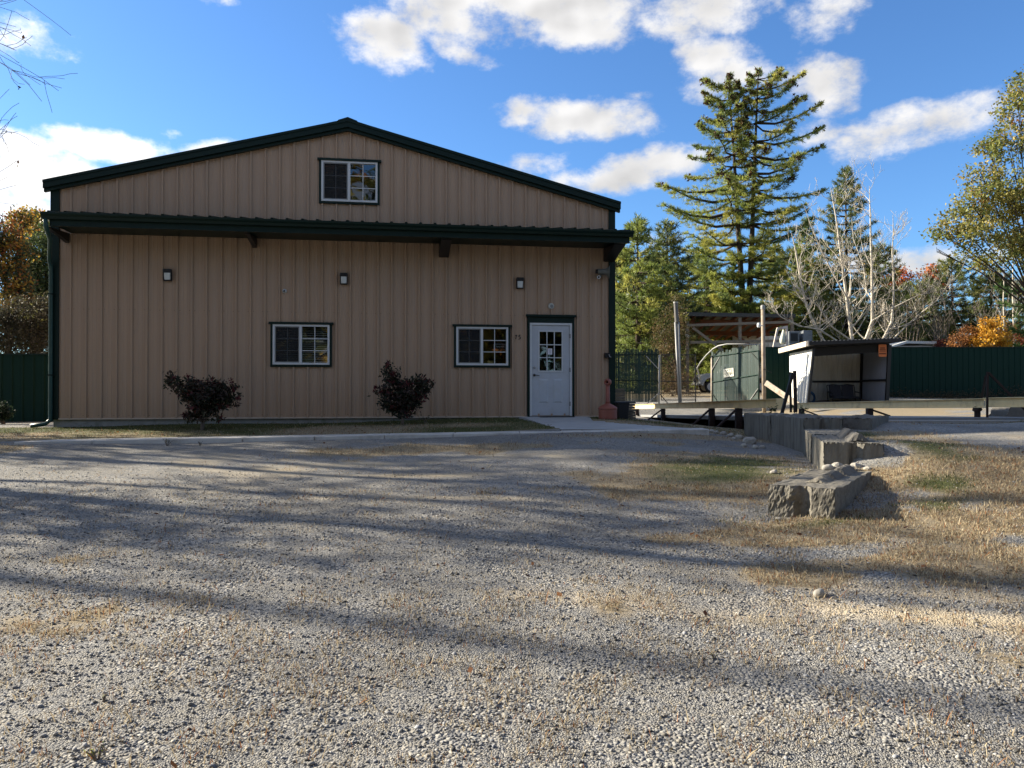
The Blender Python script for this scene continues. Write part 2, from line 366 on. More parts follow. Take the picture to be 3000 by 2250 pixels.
def ground_mat():
    m, nt, b = nmat('gravel_ground')
    L = nt.links.new
    tc = N(nt, 'ShaderNodeTexCoord'); co = tc.outputs['Object']
    at_ = N(nt, 'ShaderNodeAttribute', attribute_name='tint'); sp = N(nt, 'ShaderNodeSeparateColor'); L(at_.outputs['Color'], sp.inputs[0])
    # stones: two sizes of cells, each stone its own grey
    def cells(scale):
        v = N(nt, 'ShaderNodeTexVoronoi', inp={'Scale': scale, 'Randomness': 1.0}); L(co, v.inputs['Vector']); return v
    v1 = cells(58); v2 = cells(110)
    def stone(v, lo, hi):
        r = N(nt, 'ShaderNodeValToRGB'); e = r.color_ramp.elements
        e[0].color = (*lo, 1); e[1].color = (*hi, 1)
        k = e.new(.45); k.color = (.185, .188, .192, 1); k2 = e.new(.72); k2.color = (.27, .265, .25, 1)
        s = N(nt, 'ShaderNodeSeparateColor'); L(v.outputs['Color'], s.inputs[0]); L(s.outputs[0], r.inputs['Fac'])
        return r.outputs[0]
    c1 = stone(v1, (.085, .088, .092), (.40, .385, .345)); c2 = stone(v2, (.09, .092, .096), (.38, .365, .325))
    big = N(nt, 'ShaderNodeTexNoise', inp={'Scale': 2.3, 'Detail': 5.0}); L(co, big.inputs['Vector'])
    rr = N(nt, 'ShaderNodeMapRange', inp={'From Min': .4, 'From Max': .6}); L(big.outputs['Fac'], rr.inputs['Value'])
    def mix(f, a, bb):
        x = N(nt, 'ShaderNodeMix', data_type='RGBA')
        if isinstance(f, float): x.inputs['Factor'].default_value = f
        else: L(f, x.inputs['Factor'])
        for s, q in (('A', a), ('B', bb)):
            if isinstance(q, tuple): x.inputs[s].default_value = (*q, 1)
            else: L(q, x.inputs[s])
        return x.outputs['Result']
    g = mix(rr.outputs[0], c1, c2)
    # fines between the stones
    ns = N(nt, 'ShaderNodeTexNoise', inp={'Scale': 14.0, 'Detail': 8.0, 'Roughness': .7}); L(co, ns.inputs['Vector'])
    fr = N(nt, 'ShaderNodeMapRange', inp={'From Min': .47, 'From Max': .68, 'To Min': 0.0, 'To Max': .8}); L(ns.outputs['Fac'], fr.inputs['Value'])
    g = mix(fr.outputs[0], g, (.29, .265, .215))
    ns2 = N(nt, 'ShaderNodeTexNoise', inp={'Scale': 130.0, 'Detail': 4.0, 'Roughness': .7}); L(co, ns2.inputs['Vector'])
    dustc = mix(ns2.outputs['Fac'], (.38, .31, .205), (.58, .50, .37))
    g = mix(sp.outputs[2], g, dustc)
    # grass: straw and green fibres
    mp = N(nt, 'ShaderNodeMapping'); mp.inputs['Scale'].default_value = (1, .45, 1); L(co, mp.inputs['Vector'])
    ng = N(nt, 'ShaderNodeTexNoise', inp={'Scale': 60.0, 'Detail': 6.0, 'Roughness': .75}); L(mp.outputs[0], ng.inputs['Vector'])
    gr = N(nt, 'ShaderNodeMapRange', inp={'From Min': .3, 'From Max': .7}); L(ng.outputs['Fac'], gr.inputs['Value'])
    straw = mix(gr.outputs[0], (.11, .085, .055), (.42, .35, .235))
    grn = mix(gr.outputs[0], (.022, .030, .012), (.115, .125, .042))
    turf = mix(sp.outputs[1], straw, grn)
    brk = N(nt, 'ShaderNodeTexNoise', inp={'Scale': 9.0, 'Detail': 6.0, 'Roughness': .7}); L(co, brk.inputs['Vector'])
    ad = N(nt, 'ShaderNodeMath', operation='ADD'); L(sp.outputs[0], ad.inputs[0]); L(brk.outputs['Fac'], ad.inputs[1])
    br = N(nt, 'ShaderNodeMapRange', inp={'From Min': .72, 'From Max': 1.12}); L(ad.outputs[0], br.inputs['Value'])
    lo = N(nt, 'ShaderNodeTexNoise', inp={'Scale': .55, 'Detail': 4.0, 'Roughness': .6}); L(co, lo.inputs['Vector'])
    lr = N(nt, 'ShaderNodeMapRange', inp={'From Min': .3, 'From Max': .7, 'To Min': .78, 'To Max': 1.2}); L(lo.outputs['Fac'], lr.inputs['Value'])
    sc_ = N(nt, 'ShaderNodeVectorMath', operation='SCALE'); L(g, sc_.inputs[0]); L(lr.outputs[0], sc_.inputs['Scale']); g = sc_.outputs[0]
    col = mix(br.outputs[0], g, turf)
    L(col, b.inputs['Base Color'])
    b.inputs['Roughness'].default_value = .9; b.inputs['Specular IOR Level'].default_value = .2
    # relief: stones stand up, turf is rough
    iv = N(nt, 'ShaderNodeMath', operation='SUBTRACT', inp={0: 1.0}); L(v1.outputs['Distance'], iv.inputs[1])
    iv2 = N(nt, 'ShaderNodeMath', operation='SUBTRACT', inp={0: 1.0}); L(v2.outputs['Distance'], iv2.inputs[1])
    hh = N(nt, 'ShaderNodeMix', data_type='FLOAT'); L(rr.outputs[0], hh.inputs['Factor']); L(iv.outputs[0], hh.inputs['A']); L(iv2.outputs[0], hh.inputs['B'])
    h2 = N(nt, 'ShaderNodeMix', data_type='FLOAT'); L(br.outputs[0], h2.inputs['Factor']); L(hh.outputs['Result'], h2.inputs['A']); L(ng.outputs['Fac'], h2.inputs['B'])
    bp = N(nt, 'ShaderNodeBump', inp={'Strength': .9, 'Distance': .013}); L(h2.outputs['Result'], bp.inputs['Height']); L(bp.outputs[0], b.inputs['Normal'])
    return m
GROUND = ground_mat()
ground = mesh_np('ground', V, Fc, GROUND, None, np.stack([dry, green, dust], 1), smooth=True)
tag(ground, kind='structure')

# ---------------------------------------------------------------- loose stones, straw, fallen leaves (nobody could count them)
def sample_view(n, y0, y1, margin=1.06):
    """random ground spots inside the wedge of ground in front of the photographer, evenly spread per square metre"""
    y = np.sqrt(NR.uniform(y0 * y0, y1 * y1, n)); x = NR.uniform(-1, 1, n) * y * .667 * margin
    return x, y
ICO_V = []
_t = (1 + 5 ** .5) / 2
for a, b_ in ((-1, _t), (1, _t), (-1, -_t), (1, -_t)): ICO_V.append((a, b_, 0))
for a, b_ in ((-1, _t), (1, _t), (-1, -_t), (1, -_t)): ICO_V.append((0, a, b_))
for a, b_ in ((-1, _t), (1, _t), (-1, -_t), (1, -_t)): ICO_V.append((b_, 0, a))
ICO_V = np.array(ICO_V) / math.hypot(1, _t)
ICO_F = np.array([(0, 11, 5), (0, 5, 1), (0, 1, 7), (0, 7, 10), (0, 10, 11), (1, 5, 9), (5, 11, 4), (11, 10, 2), (10, 7, 6), (7, 1, 8), (3, 9, 4), (3, 4, 2), (3, 2, 6), (3, 6, 8), (3, 8, 9), (4, 9, 5), (2, 4, 11), (6, 2, 10), (8, 6, 7), (9, 8, 1)])
def rot_z(n):
    a = NR.uniform(0, 2 * math.pi, n); c, s = np.cos(a), np.sin(a); z = np.zeros(n); o = np.ones(n)
    return np.stack([np.stack([c, -s, z], 1), np.stack([s, c, z], 1), np.stack([z, z, o], 1)], 1)
def stones(name, x, y, size, col):
    n = len(x)
    P = np.repeat(ICO_V[None], n, 0) * (1 + NR.uniform(-.42, .36, (n, 12, 1)))
    P = P * np.stack([NR.uniform(.8, 1.35, n), NR.uniform(.7, 1.1, n), NR.uniform(.45, .8, n)], 1)[:, None]
    tl = NR.uniform(-.5, .5, n); ct, st = np.cos(tl), np.sin(tl)
    Px = P[:, :, 0] * ct[:, None] + P[:, :, 2] * st[:, None]; Pz = -P[:, :, 0] * st[:, None] + P[:, :, 2] * ct[:, None]
    P = np.stack([Px, P[:, :, 1], Pz], 2)
    P = np.einsum('nij,nkj->nki', rot_z(n), P) * size[:, None, None]
    P = P + np.stack([x, y, zr(x, y) + EYE + size * .22], 1)[:, None]
    Fx = (ICO_F[None] + (np.arange(n) * 12)[:, None, None]).reshape(-1, 3)
    m = leaf_mat('stone_surface', .9, 0.0, .25)
    return mesh_np(name, P.reshape(-1, 3), Fx, m, None, np.repeat(col, 12, 0))
x, y = sample_view(220000, 2.75, 11.5)
dryv, _, dustv = ground_cover(x, y)
keep = NR.uniform(0, 1, len(x)) < np.clip(1.15 - .85 * dryv - .75 * dustv, .08, 1) * np.clip(1.25 - .115 * y, .0, 1) * (.55 + .6 * fbm(x, y, 1.2, 40))
x, y = x[keep], y[keep]
n = len(x)
size = np.exp(NR.normal(math.log(.0049), .45, n)).clip(.0025, .014)
g = np.clip(NR.normal(.20, .085, n), .05, .48)
warm = NR.uniform(-.05, .09, n)
col = np.stack([g * (1 + warm), g * (1 + warm * .3), g * (1 - warm * 1.2)], 1)
tag(stones('gravel', x, y, size, col), 'loose grey crushed stone covering the parking lot', 'gravel', kind='stuff')

def blades(name, x, y, h, w, col, lean=.97):
    n = len(x); a = NR.uniform(0, 2 * math.pi, n); la = NR.uniform(0, 2 * math.pi, n)
    base = np.stack([x, y, zr(x, y) + EYE - .004], 1)
    side = np.stack([np.cos(a), np.sin(a), np.zeros(n)], 1) * (w / 2)[:, None]
    k = NR.uniform(.1, lean, n)
    tip = base + np.stack([np.cos(la) * k * h, np.sin(la) * k * h, h * np.sqrt(np.clip(1 - k * k * .7, .05, 1))], 1)
    mid = base + (tip - base) * .55 + np.array([0, 0, 1.0]) * (h * .10)[:, None]
    P = np.stack([base - side, base + side, mid + side * .7, tip, mid - side * .7], 1).reshape(-1, 3)
    Fx = np.arange(n * 5).reshape(-1, 5)
    return mesh_np(name, P, Fx, STRAW, None, np.repeat(col, 5, 0))
x, y = sample_view(330000, 2.8, 18.5); x2, y2 = sample_view(260000, 2.75, 9.0)
x = np.concatenate([x, x2]); y = np.concatenate([y, y2])
dv, gv, du = ground_cover(x, y)
u = NR.uniform(0, 1, len(x)); s = y - .151 * x
fb = fbm(x, y, 5.0, 50)
clump = np.clip((fb - .40) * 5.0, 0, 1) * .7 * (y < 11)
onpath = (s > 14.05) & (s < 14.75) & (x > -8.4) & (x < 3.9)
inramp = (s > 14.0) & (s < 17.9) & (x > .85 - .95 * np.clip((s - 14.75) / 2.9, 0, 1)) & (x < 3.8 - 1.95 * np.clip((s - 14.75) / 2.9 * 1.7, 0, 1))
clump = clump * np.where((y > 5.4) & (x < 2.0), .3, 1.0)
keep = (u < np.clip(dv * 1.5 * np.clip((fb - .22) * 1.9, .05, 1) + clump * .55, 0, 1) * .85) & ~onpath & ~inramp
x, y, gv, s = x[keep], y[keep], gv[keep], s[keep]; n = len(x)
h = np.exp(NR.normal(math.log(.023), .5, n)).clip(.008, .10) * np.where(gv > .5, .8, 1)
w = NR.uniform(.0025, .006, n) * (1 + y * .05)
isg = NR.uniform(0, 1, n) < gv * .85
t = NR.uniform(0, 1, (n, 1))
strawc = np.array([.22, .165, .10]) * (1 - t) + np.array([.56, .475, .32]) * t
redc = np.array([.27, .12, .05])
isr = NR.uniform(0, 1, n) < .13
greenc = np.array([.040, .060, .018]) * (1 - t) + np.array([.145, .160, .045]) * t
col = np.where(isg[:, None], greenc, np.where(isr[:, None], redc, strawc))
tag(blades('dry_grass', x, y, h, w, col), 'short dry straw and thin green grass growing through the gravel', 'grass', kind='stuff')

def fallen(name, n, y0, y1):
    x, y = sample_view(n, y0, y1)
    d = ground_cover(x, y)[0]
    k = NR.uniform(0, 1, len(x)) < .25 + .75 * d
    x, y = x[k], y[k]; n = len(x)
    s_ = NR.uniform(.012, .034, n); a = NR.uniform(0, 6.28, n)
    ux = np.stack([np.cos(a), np.sin(a), NR.uniform(-.5, .5, n)], 1) * s_[:, None]
    vx = np.stack([-np.sin(a), np.cos(a), NR.uniform(-.6, .6, n)], 1) * (s_ * .6)[:, None]
    c = np.stack([x, y, zr(x, y) + EYE + s_ * .55 + .004], 1)
    P = np.stack([c - ux, c - vx, c + ux, c + vx], 1).reshape(-1, 3)
    t = NR.uniform(0, 1, (n, 1))
    col = np.array([.055, .022, .012]) * (1 - t) + np.array([.26, .115, .04]) * t
    return mesh_np(name, P, np.arange(n * 4).reshape(-1, 4), LEAF, None, np.repeat(col, 4, 0))
tag(fallen('fallen_leaves', 900, 3.0, 16), 'scattered small brown fallen leaves on the gravel', 'leaves', kind='stuff')
# ---------------------------------------------------------------- the metal building
TH = math.radians(8.6)
P0 = Vector((-0.16, 17.62, 0.0))
def fac(px, py, v=0.0):
    """photo pixel -> (t along the front wall, height) on the plane v metres behind the front wall"""
    o = Vector((0, 0, EYE)); d = at(px, py, 1.0) - o
    n = Vector((-math.sin(TH), math.cos(TH), 0))
    k = ((P0 - o).dot(n) + v) / d.dot(n)
    p = o + d * k - P0
    return p.x * math.cos(TH) + p.y * math.sin(TH), p.z
def bw(t, v, z):
    return Vector((P0.x + t * math.cos(TH) - v * math.sin(TH), P0.y + t * math.sin(TH) + v * math.cos(TH), z))
TL, TR, TM = -9.65, 2.58, -3.535
ZE, ZRG = EYE + 4.40, EYE + 5.97
SL = (ZRG - ZE) / (TR - TM)
def zroof(t): return ZRG - abs(t - TM) * SL
ZB = EYE - 0.585
BD = 16.0
bld = thing('metal_building', 'tan ribbed metal building with dark green roof trim and a long front awning', 'building', P0, TH)

def win_rect(x0, y0, x1, y1):
    a = fac(x0, y0); b = fac(x1, y1); return a[0], b[0], b[1], a[1]      # t0,t1,z0,z1
W1 = win_rect(800, 950, 966, 1069); W2 = win_rect(1336, 957, 1488, 1071); W3 = win_rect(942, 471, 1106, 596)
D1 = win_rect(1551, 946, 1675, 1211)
OPEN = [W1, W2, W3, D1]

# ribbed front wall: ribs every 0.3048 m, openings left out
PITCHR = 0.3048
t_rib = fac(1267.5, 1000)[0]
k0 = math.floor((TL + .1 - t_rib) / PITCHR)
prof = []                                     # (t, outward offset)
k = k0
while True:
    c = t_rib + k * PITCHR
    if c > TR + .2: break
    for dt, h in ((-.030, 0), (-.015, .040), (.015, .040), (.030, 0), (.095, 0), (.104, .004), (.122, .004), (.131, 0), (.174, 0), (.183, .004), (.201, .004), (.210, 0)):
        prof.append((c + dt, h))
    k += 1
pt = np.array([p[0] for p in prof]); ph = np.array([p[1] for p in prof])
cuts = sorted(set(list(pt[(pt > TL) & (pt < TR)]) + [TL, TR] + [q for o in OPEN for q in o[:2]] + [TM]))
w = MB()
for a, b in zip(cuts[:-1], cuts[1:]):
    if b - a < 1e-5: continue
    mid = (a + b) / 2
    ha = -float(np.interp(a, pt, ph)) ; hb = -float(np.interp(b, pt, ph))
    cutz = sorted((o[2], o[3]) for o in OPEN if o[0] < mid < o[1])
    segs = []; lo = ZB
    for c0, c1 in cutz:
        if c0 > lo + .05: segs.append((lo, c0))
        lo = c1
    segs.append((lo, None))
    for z0, z1 in segs:
        ta = zroof(a) - .06 if z1 is None else z1
        tb = zroof(b) - .06 if z1 is None else z1
        w.add([(a, ha, z0), (b, hb, z0), (b, hb, tb), (a, ha, ta)], [(0, 1, 2, 3)])
for zrow in (ZB + .06, fac(1500, 924)[1], GZ_ROW := ZB + 3.9):      # rows of screw heads beside the ribs
    for i_, t_ in enumerate(np.arange(TL + .12, TR - .1, PITCHR / 2)):
        tt = t_rib + PITCHR * round((t_ - t_rib) / PITCHR) + (.055 if i_ % 2 else -.055)
        if TL + .05 < tt < TR - .05 and not any(o[0] - .1 < tt < o[1] + .1 and o[2] - .1 < zrow < o[3] + .1 for o in OPEN):
            w.add([(tt - .009, -.003, zrow - .006), (tt + .009, -.003, zrow - .006), (tt + .009, -.003, zrow + .006), (tt - .009, -.003, zrow + .006)], [(0, 1, 2, 3)], 1)
w.build('front_wall', [M['siding'], pm('screw_head', (.16, .12, .09), .5)], bld, recalc=False)
# other walls (ribbed) 
def ribbed(name, p0, p1, nrm, zf, mat, parent, pitch=.3048, h=.03, z0=ZB, sub=8):
    p0 = Vector(p0); p1 = Vector(p1); d = (p1 - p0); Ln = d.length; d.normalize(); nrm = Vector(nrm)
    ts = [0.0]; hs = [0.0]; c = pitch * .6
    while c < Ln - .05:
        ts += [c - .033, c - .014, c + .014, c + .033]; hs += [0, h, h, 0]; c += pitch
    ts.append(Ln); hs.append(0)
    mb = MB()
    for i in range(len(ts) - 1):
        a = p0 + d * ts[i] + nrm * hs[i]; b = p0 + d * ts[i + 1] + nrm * hs[i + 1]
        za = zf(p0 + d * ts[i]); zb = zf(p0 + d * ts[i + 1])
        z0a = z0(p0 + d * ts[i]) if callable(z0) else z0; z0b = z0(p0 + d * ts[i + 1]) if callable(z0) else z0
        mb.add([(a.x, a.y, z0a), (b.x, b.y, z0b), (b.x, b.y, zb), (a.x, a.y, za)], [(0, 1, 2, 3)])
    return mb.build(name, mat, parent, recalc=False)
ribbed('side_wall', (TL, 0, 0), (TL, BD, 0), (-1, 0, 0), lambda p: ZE - .06, M['siding'], bld)
ribbed('side_wall', (TR, 0, 0), (TR, BD, 0), (1, 0, 0), lambda p: ZE - .06, M['siding'], bld)
ribbed('back_wall', (TL, BD, 0), (TR, BD, 0), (0, 1, 0), lambda p: zroof(p.x) - .06, M['siding'], bld)
# inside: dark rooms so the panes look into depth
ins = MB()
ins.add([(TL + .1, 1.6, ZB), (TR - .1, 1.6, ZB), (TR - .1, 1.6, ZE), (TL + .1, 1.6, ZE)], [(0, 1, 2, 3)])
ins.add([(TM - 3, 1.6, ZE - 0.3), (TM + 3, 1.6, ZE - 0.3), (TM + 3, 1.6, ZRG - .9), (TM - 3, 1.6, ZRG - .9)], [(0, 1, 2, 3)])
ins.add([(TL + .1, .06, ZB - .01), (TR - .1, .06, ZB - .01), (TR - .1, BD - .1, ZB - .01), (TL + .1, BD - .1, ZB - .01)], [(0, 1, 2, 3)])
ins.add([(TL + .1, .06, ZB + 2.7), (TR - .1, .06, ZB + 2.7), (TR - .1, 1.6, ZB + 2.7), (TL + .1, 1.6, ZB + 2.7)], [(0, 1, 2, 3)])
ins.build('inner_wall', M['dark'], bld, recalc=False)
# foundation
fb = MB(); fb.box(TL + .03, TR - .03, .03, BD - .03, EYE - 1.3, ZB + .004); fb.build('foundation', M['foundation'], bld)
bt = MB(); bt.box(TL - .0, TR, -.034, -.002, ZB - .022, ZB + .006)
bt.build('base_trim', M['white'] if False else pm('base_trim_tan', (.55, .45, .36), .5), bld)

# roof: two ribbed slopes, ridge cap, rake trim, corner trim
OV = .10
for sgn in (-1, 1):
    mb = MB(); n = int((BD + .34) / .3048)
    te = TL - OV if sgn < 0 else TR + OV
    ys = [-.17]; hs = [0]
    for i in range(n + 1):
        c = -.0 + .15 + i * .3048
        if c + .03 > BD + .17: break
        ys += [c - .033, c - .014, c + .014, c + .033]; hs += [0, .03, .03, 0]
    ys.append(BD + .17); hs.append(0)
    for a, b, ha, hb in zip(ys[:-1], ys[1:], hs[:-1], hs[1:]):
        mb.add([(TM, a, ZRG + ha), (te, a, zroof(te) + ha), (te, b, zroof(te) + hb), (TM, b, ZRG + hb)], [(0, 1, 2, 3)])
    mb.build('roof', M['green'], bld, recalc=False)
rk = MB()
for te in (TL - OV - .02, TR + OV + .02):
    s_ = 1 if te > TM else -1
    def pr(t0, t1, y0, y1, up0, up1):
        rk.hexa([(t0, y0, zroof(t0) + up0), (t1, y0, zroof(t1) + up0), (t1, y1, zroof(t1) + up0), (t0, y1, zroof(t0) + up0),
                 (t0, y0, zroof(t0) + up1), (t1, y0, zroof(t1) + up1), (t1, y1, zroof(t1) + up1), (t0, y1, zroof(t0) + up1)])
    pr(TM, te, -.175, -.05, -.135, .012)          # box of the rake trim
    pr(TM, te, -.195, -.176, -.02, .035)          # upper lip
    pr(TM, te, -.12, -.036, -.20, -.137)          # lower return
rk.build('rake_trim', M['green'], bld)
rc = MB()
rc.prism([(TM - .42, zroof(TM - .42) + .035), (TM - .22, zroof(TM - .22) + .036), (TM - .2, zroof(TM - .2) + .055), (TM, ZRG + .075), (TM + .2, zroof(TM + .2) + .055), (TM + .22, zroof(TM + .22) + .036), (TM + .42, zroof(TM + .42) + .035), (TM, ZRG + .03)],
         lambda u, v, d: (u, d, v), -.20, BD + .2)
rc.build('ridge_cap', M['green'], bld)
for t0, t1, s_ in ((TL - .025, TL + .15, -1), (TR - .13, TR + .025, 1)):
    mb = MB(); mb.box(t0, t1, -.042, -.001, ZB - .02, ZE - .06); 
    q = (t0, t0 + .02) if s_ < 0 else (t1 - .02, t1)
    mb.box(q[0] - .003 if s_ < 0 else q[0], q[1] if s_ < 0 else q[1] + .003, -.001, .15, ZB - .02, ZE - .06)
    mb.build('corner_trim', M['green'], bld, bevel=.004)

# awning across the front
AV = -1.15
gl = fac(120, 622, AV); gr_ = fac(1856, 676, AV)
GT0, GT1, GZ = gl[0], gr_[0], (gl[1] + gr_[1]) / 2
aw = MB(); ts = [GT0 + .03]; hs = [0]
c = t_rib + PITCHR * math.ceil((GT0 + .08 - t_rib) / PITCHR)
while c < GT1 - .06:
    ts += [c - .045, c - .02, c + .02, c + .045]; hs += [0, .048, .048, 0]; c += PITCHR
ts.append(GT1 - .02); hs.append(0)
zw = GZ + .20
for a, b, ha, hb in zip(ts[:-1], ts[1:], hs[:-1], hs[1:]):
    aw.add([(a, AV + .06, GZ + .004 + ha), (b, AV + .06, GZ + .004 + hb), (b, -.03, zw + hb), (a, -.03, zw + ha)], [(0, 1, 2, 3)])
    aw.add([(a, AV + .09, GZ - .03), (b, AV + .09, GZ - .03), (b, AV + .06, GZ + .004 + hb), (a, AV + .06, GZ + .004 + ha)], [(0, 1, 2, 3)])
    aw.add([(a, AV + .09, GZ - .03), (b, AV + .09, GZ - .03), (b, -.03, zw - .018), (a, -.03, zw - .018)], [(0, 1, 2, 3)])
awn = aw.build('awning', M['green'], bld, recalc=False)
g = MB()
# K-style gutter
kp = [(AV + .085, GZ), (AV + .085, GZ - .125), (AV + .01, GZ - .125), (AV - .01, GZ - .075), (AV - .045, GZ - .04), (AV - .05, GZ - .002), (AV - .035, GZ + .004), (AV - .03, GZ - .012), (AV + .075, GZ - .02)]
g.prism(kp, lambda u, v, d: (d, u, v), GT0, GT1)
g.build('gutter', M['green'], awn)
f = MB(); f.box(GT0 + .12, GT1 - .06, AV + .09, AV + .13, GZ - .235, GZ - .035); f.box(GT0 + .12, GT1 - .06, AV + .07, AV + .16, GZ - .25, GZ - .236)
f.build('fascia', M['green'], awn)
sf = MB(); sf.box(GT0 + .12, GT1 - .06, AV + .165, -.035, GZ - .19, GZ - .17); sf.build('soffit', M['green'], awn)
for px, wd in ((200, .09), (748, .09), (1300, .22), (1782, .26)):
    t = fac(px, 700)[0]
    b = MB()
    b.prism([(-.035, GZ - .195), (-.035, GZ - (.50 if wd > .1 else .40)), (AV + .2, GZ - .275), (AV + .17, GZ - .252)], lambda u, v, d: (d, u, v), t - wd / 2, t + wd / 2)
    b.build('bracket', M['black'], awn, bevel=.006)
# downspout at the left corner
dn = MB(); tx = TL + .02
pts = [(GT0 + .06, AV + .03, GZ - .12), (GT0 + .07, AV + .06, GZ - .28), (GT0 + .02, AV + .35, GZ - .45), (tx, -.18, GZ - .78), (tx, -.10, GZ - .95), (tx, -.095, ZB + .1), (tx, -.095, ZB - .03), (tx - .08, -.14, ZB - .11), (tx - .33, -.22, ZB - .145)]
dn.tube(pts, .042, 10)
dn.build('downspout', pm('green_pipe', (.016, .058, .055), .35), bld, smooth=True)
for z in (ZB + .9, ZB + 2.6):
    st = MB(); st.box(tx - .055, tx + .055, -.145, -.044, z, z + .03); st.build('pipe_strap', M['green'], bld)

# windows
GLASS_M, gnt, gb = nmat('window_glass')
gb.inputs['Base Color'].default_value = (.9, .92, .92, 1); gb.inputs['Roughness'].default_value = .02; gb.inputs['Metallic'].default_value = 1.0
tr = N(gnt, 'ShaderNodeBsdfTransparent'); tr.inputs[0].default_value = (.62, .66, .66, 1)
ms = N(gnt, 'ShaderNodeMixShader'); ms.inputs[0].default_value = .14
gnt.links.new(tr.outputs[0], ms.inputs[1]); gnt.links.new(gb.outputs[0], ms.inputs[2]); gnt.links.new(ms.outputs[0], gnt.nodes['Material Output'].inputs['Surface'])
gw = N(gnt, 'ShaderNodeTexNoise', inp={'Scale': 1.4, 'Detail': 2.0}); gtc = N(gnt, 'ShaderNodeTexCoord'); gnt.links.new(gtc.outputs['Object'], gw.inputs['Vector'])
gbp = N(gnt, 'ShaderNodeBump', inp={'Strength': .06, 'Distance': .05}); gnt.links.new(gw.outputs['Fac'], gbp.inputs['Height']); gnt.links.new(gbp.outputs[0], gb.inputs['Normal'])
# insect screen in front of the left sash: fine dark mesh
SCR, snt, sb = nmat('insect_screen'); sb.inputs['Base Color'].default_value = (.012, .013, .015, 1); sb.inputs['Roughness'].default_value = .8
str_ = N(snt, 'ShaderNodeBsdfTransparent'); sms = N(snt, 'ShaderNodeMixShader'); sms.inputs[0].default_value = .72
snt.links.new(str_.outputs[0], sms.inputs[1]); snt.links.new(sb.outputs[0], sms.inputs[2]); snt.links.new(sms.outputs[0], snt.nodes['Material Output'].inputs['Surface'])

def window(Wr, mull, blinds):
    t0, t1, z0, z1 = Wr
    fr = MB(); e = .045
    fr.box(t0, t1, -.062, .05, z1 - e, z1); fr.box(t0, t1, -.062, .05, z0, z0 + e)
    fr.box(t0, t0 + e, -.0615, .05, z0 + e, z1 - e); fr.box(t1 - e, t1, -.0615, .05, z0 + e, z1 - e)
    tm = mull; fr.box(tm - .028, tm + .028, -.064, .05, z0 + e, z1 - e)
    wn = fr.build('window', M['white'], bld, bevel=.004)
    # dark green surround, the head piece longer
    tr_ = MB(); d = .05
    tr_.box(t0 - d, t0, -.056, .0, z0 - d, z1 + d * .4); tr_.box(t1, t1 + d, -.056, .0, z0 - d, z1 + d * .4)
    tr_.box(t0, t1, -.056, .0, z0 - d, z0 - .0005); tr_.box(t0 - d - .035, t1 + d + .035, -.085, .0, z1 + .0005, z1 + d)
    tr_.build('trim', M['green'], wn, bevel=.003)
    # left sash: its own slim frame and screen
    s = MB(); a, b = t0 + e, tm - .028; q = .022
    s.box(a, b, -.05, -.03, z1 - e - q, z1 - e); s.box(a, b, -.05, -.03, z0 + e, z0 + e + q)
    s.box(a, a + q, -.0495, -.03, z0 + e + q, z1 - e - q); s.box(b - q, b, -.0495, -.03, z0 + e + q, z1 - e - q)
    s.build('sash', M['grey'], wn)
    sc = MB(); sc.add([(a, -.028, z0 + e), (b, -.028, z0 + e), (b, -.028, z1 - e), (a, -.028, z1 - e)], [(0, 1, 2, 3)]); sc.build('screen', SCR, wn, recalc=False)
    for a, b, y, mt in ((t0 + e, tm - .028, .004, M['white']), (tm + .028, t1 - e, -.034, M['white'])):
        gbars = MB(); c = (a + b) / 2
        gbars.box(c - .008, c + .008, y - .006, y + .004, z0 + e, z1 - e)
        hh = (z1 - z0 - 2 * e) / 3
        for i in (1, 2):
            z = z0 + e + hh * i; gbars.box(a, c - .008, y - .005, y + .0035, z - .008, z + .008); gbars.box(c + .008, b, y - .005, y + .0035, z - .008, z + .008)
        gbars.build('muntin', mt, wn)
        p = MB(); p.add([(a, y + .008, z0 + e), (b, y + .008, z0 + e), (b, y + .008, z1 - e), (a, y + .008, z1 - e)], [(0, 1, 2, 3)]); p.build('pane', GLASS_M, wn, recalc=False)
    if blinds:
        bl = MB(); z = z0 + .07
        while z < z1 - .05:
            bl.hexa([(t0 + .05, .09, z), (t1 - .05, .09, z), (t1 - .05, .125, z + .022), (t0 + .05, .125, z + .022), (t0 + .05, .09, z + .003), (t1 - .05, .09, z + .003), (t1 - .05, .125, z + .025), (t0 + .05, .125, z + .025)])
            z += .048
        bl.build('blind', pm('blind_slats', (.48, .46, .42), .6), wn)
    return wn
window(W1, fac(881.5, 1000)[0], True)
window(W2, fac(1411, 1000)[0], False)
window(W3, fac(1023, 530)[0], False)

# door
t0, t1, z0, z1 = D1; z0 = ZB + .006
df = MB(); e = .05
df.box(t0, t0 + e, -.05, .06, z0, z1 - e); df.box(t1 - e, t1, -.05, .06, z0, z1 - e); df.box(t0, t1, -.05, .06, z1 - e, z1)
door = thing('door', None, None); door.parent = bld; 
df.build('door_frame', M['white'], door, bevel=.004)
tg = MB(); d = .052
tg.box(t0 - d, t0 - .0005, -.058, 0, ZB - .02, z1 + .14); tg.box(t1 + .0005, t1 + d, -.058, 0, ZB - .02, z1 + .14); tg.box(t0, t1, -.045, 0, z1 + .0005, z1 + .14)
tg.box(t0 - d - .04, t1 + d + .04, -.095, 0, z1 + .1405, z1 + .19)
tg.build('door_trim', M['green'], door, bevel=.003)
a, b = t0 + e + .004, t1 - e - .004; zt = z1 - e - .004
L0, L1, LZ0, LZ1 = win_rect(1580, 972, 1645, 1086)
sl = MB(); yv = -.022
def slab(x0, x1, za, zb, y=yv): sl.box(x0, x1, y, .02, za, zb)
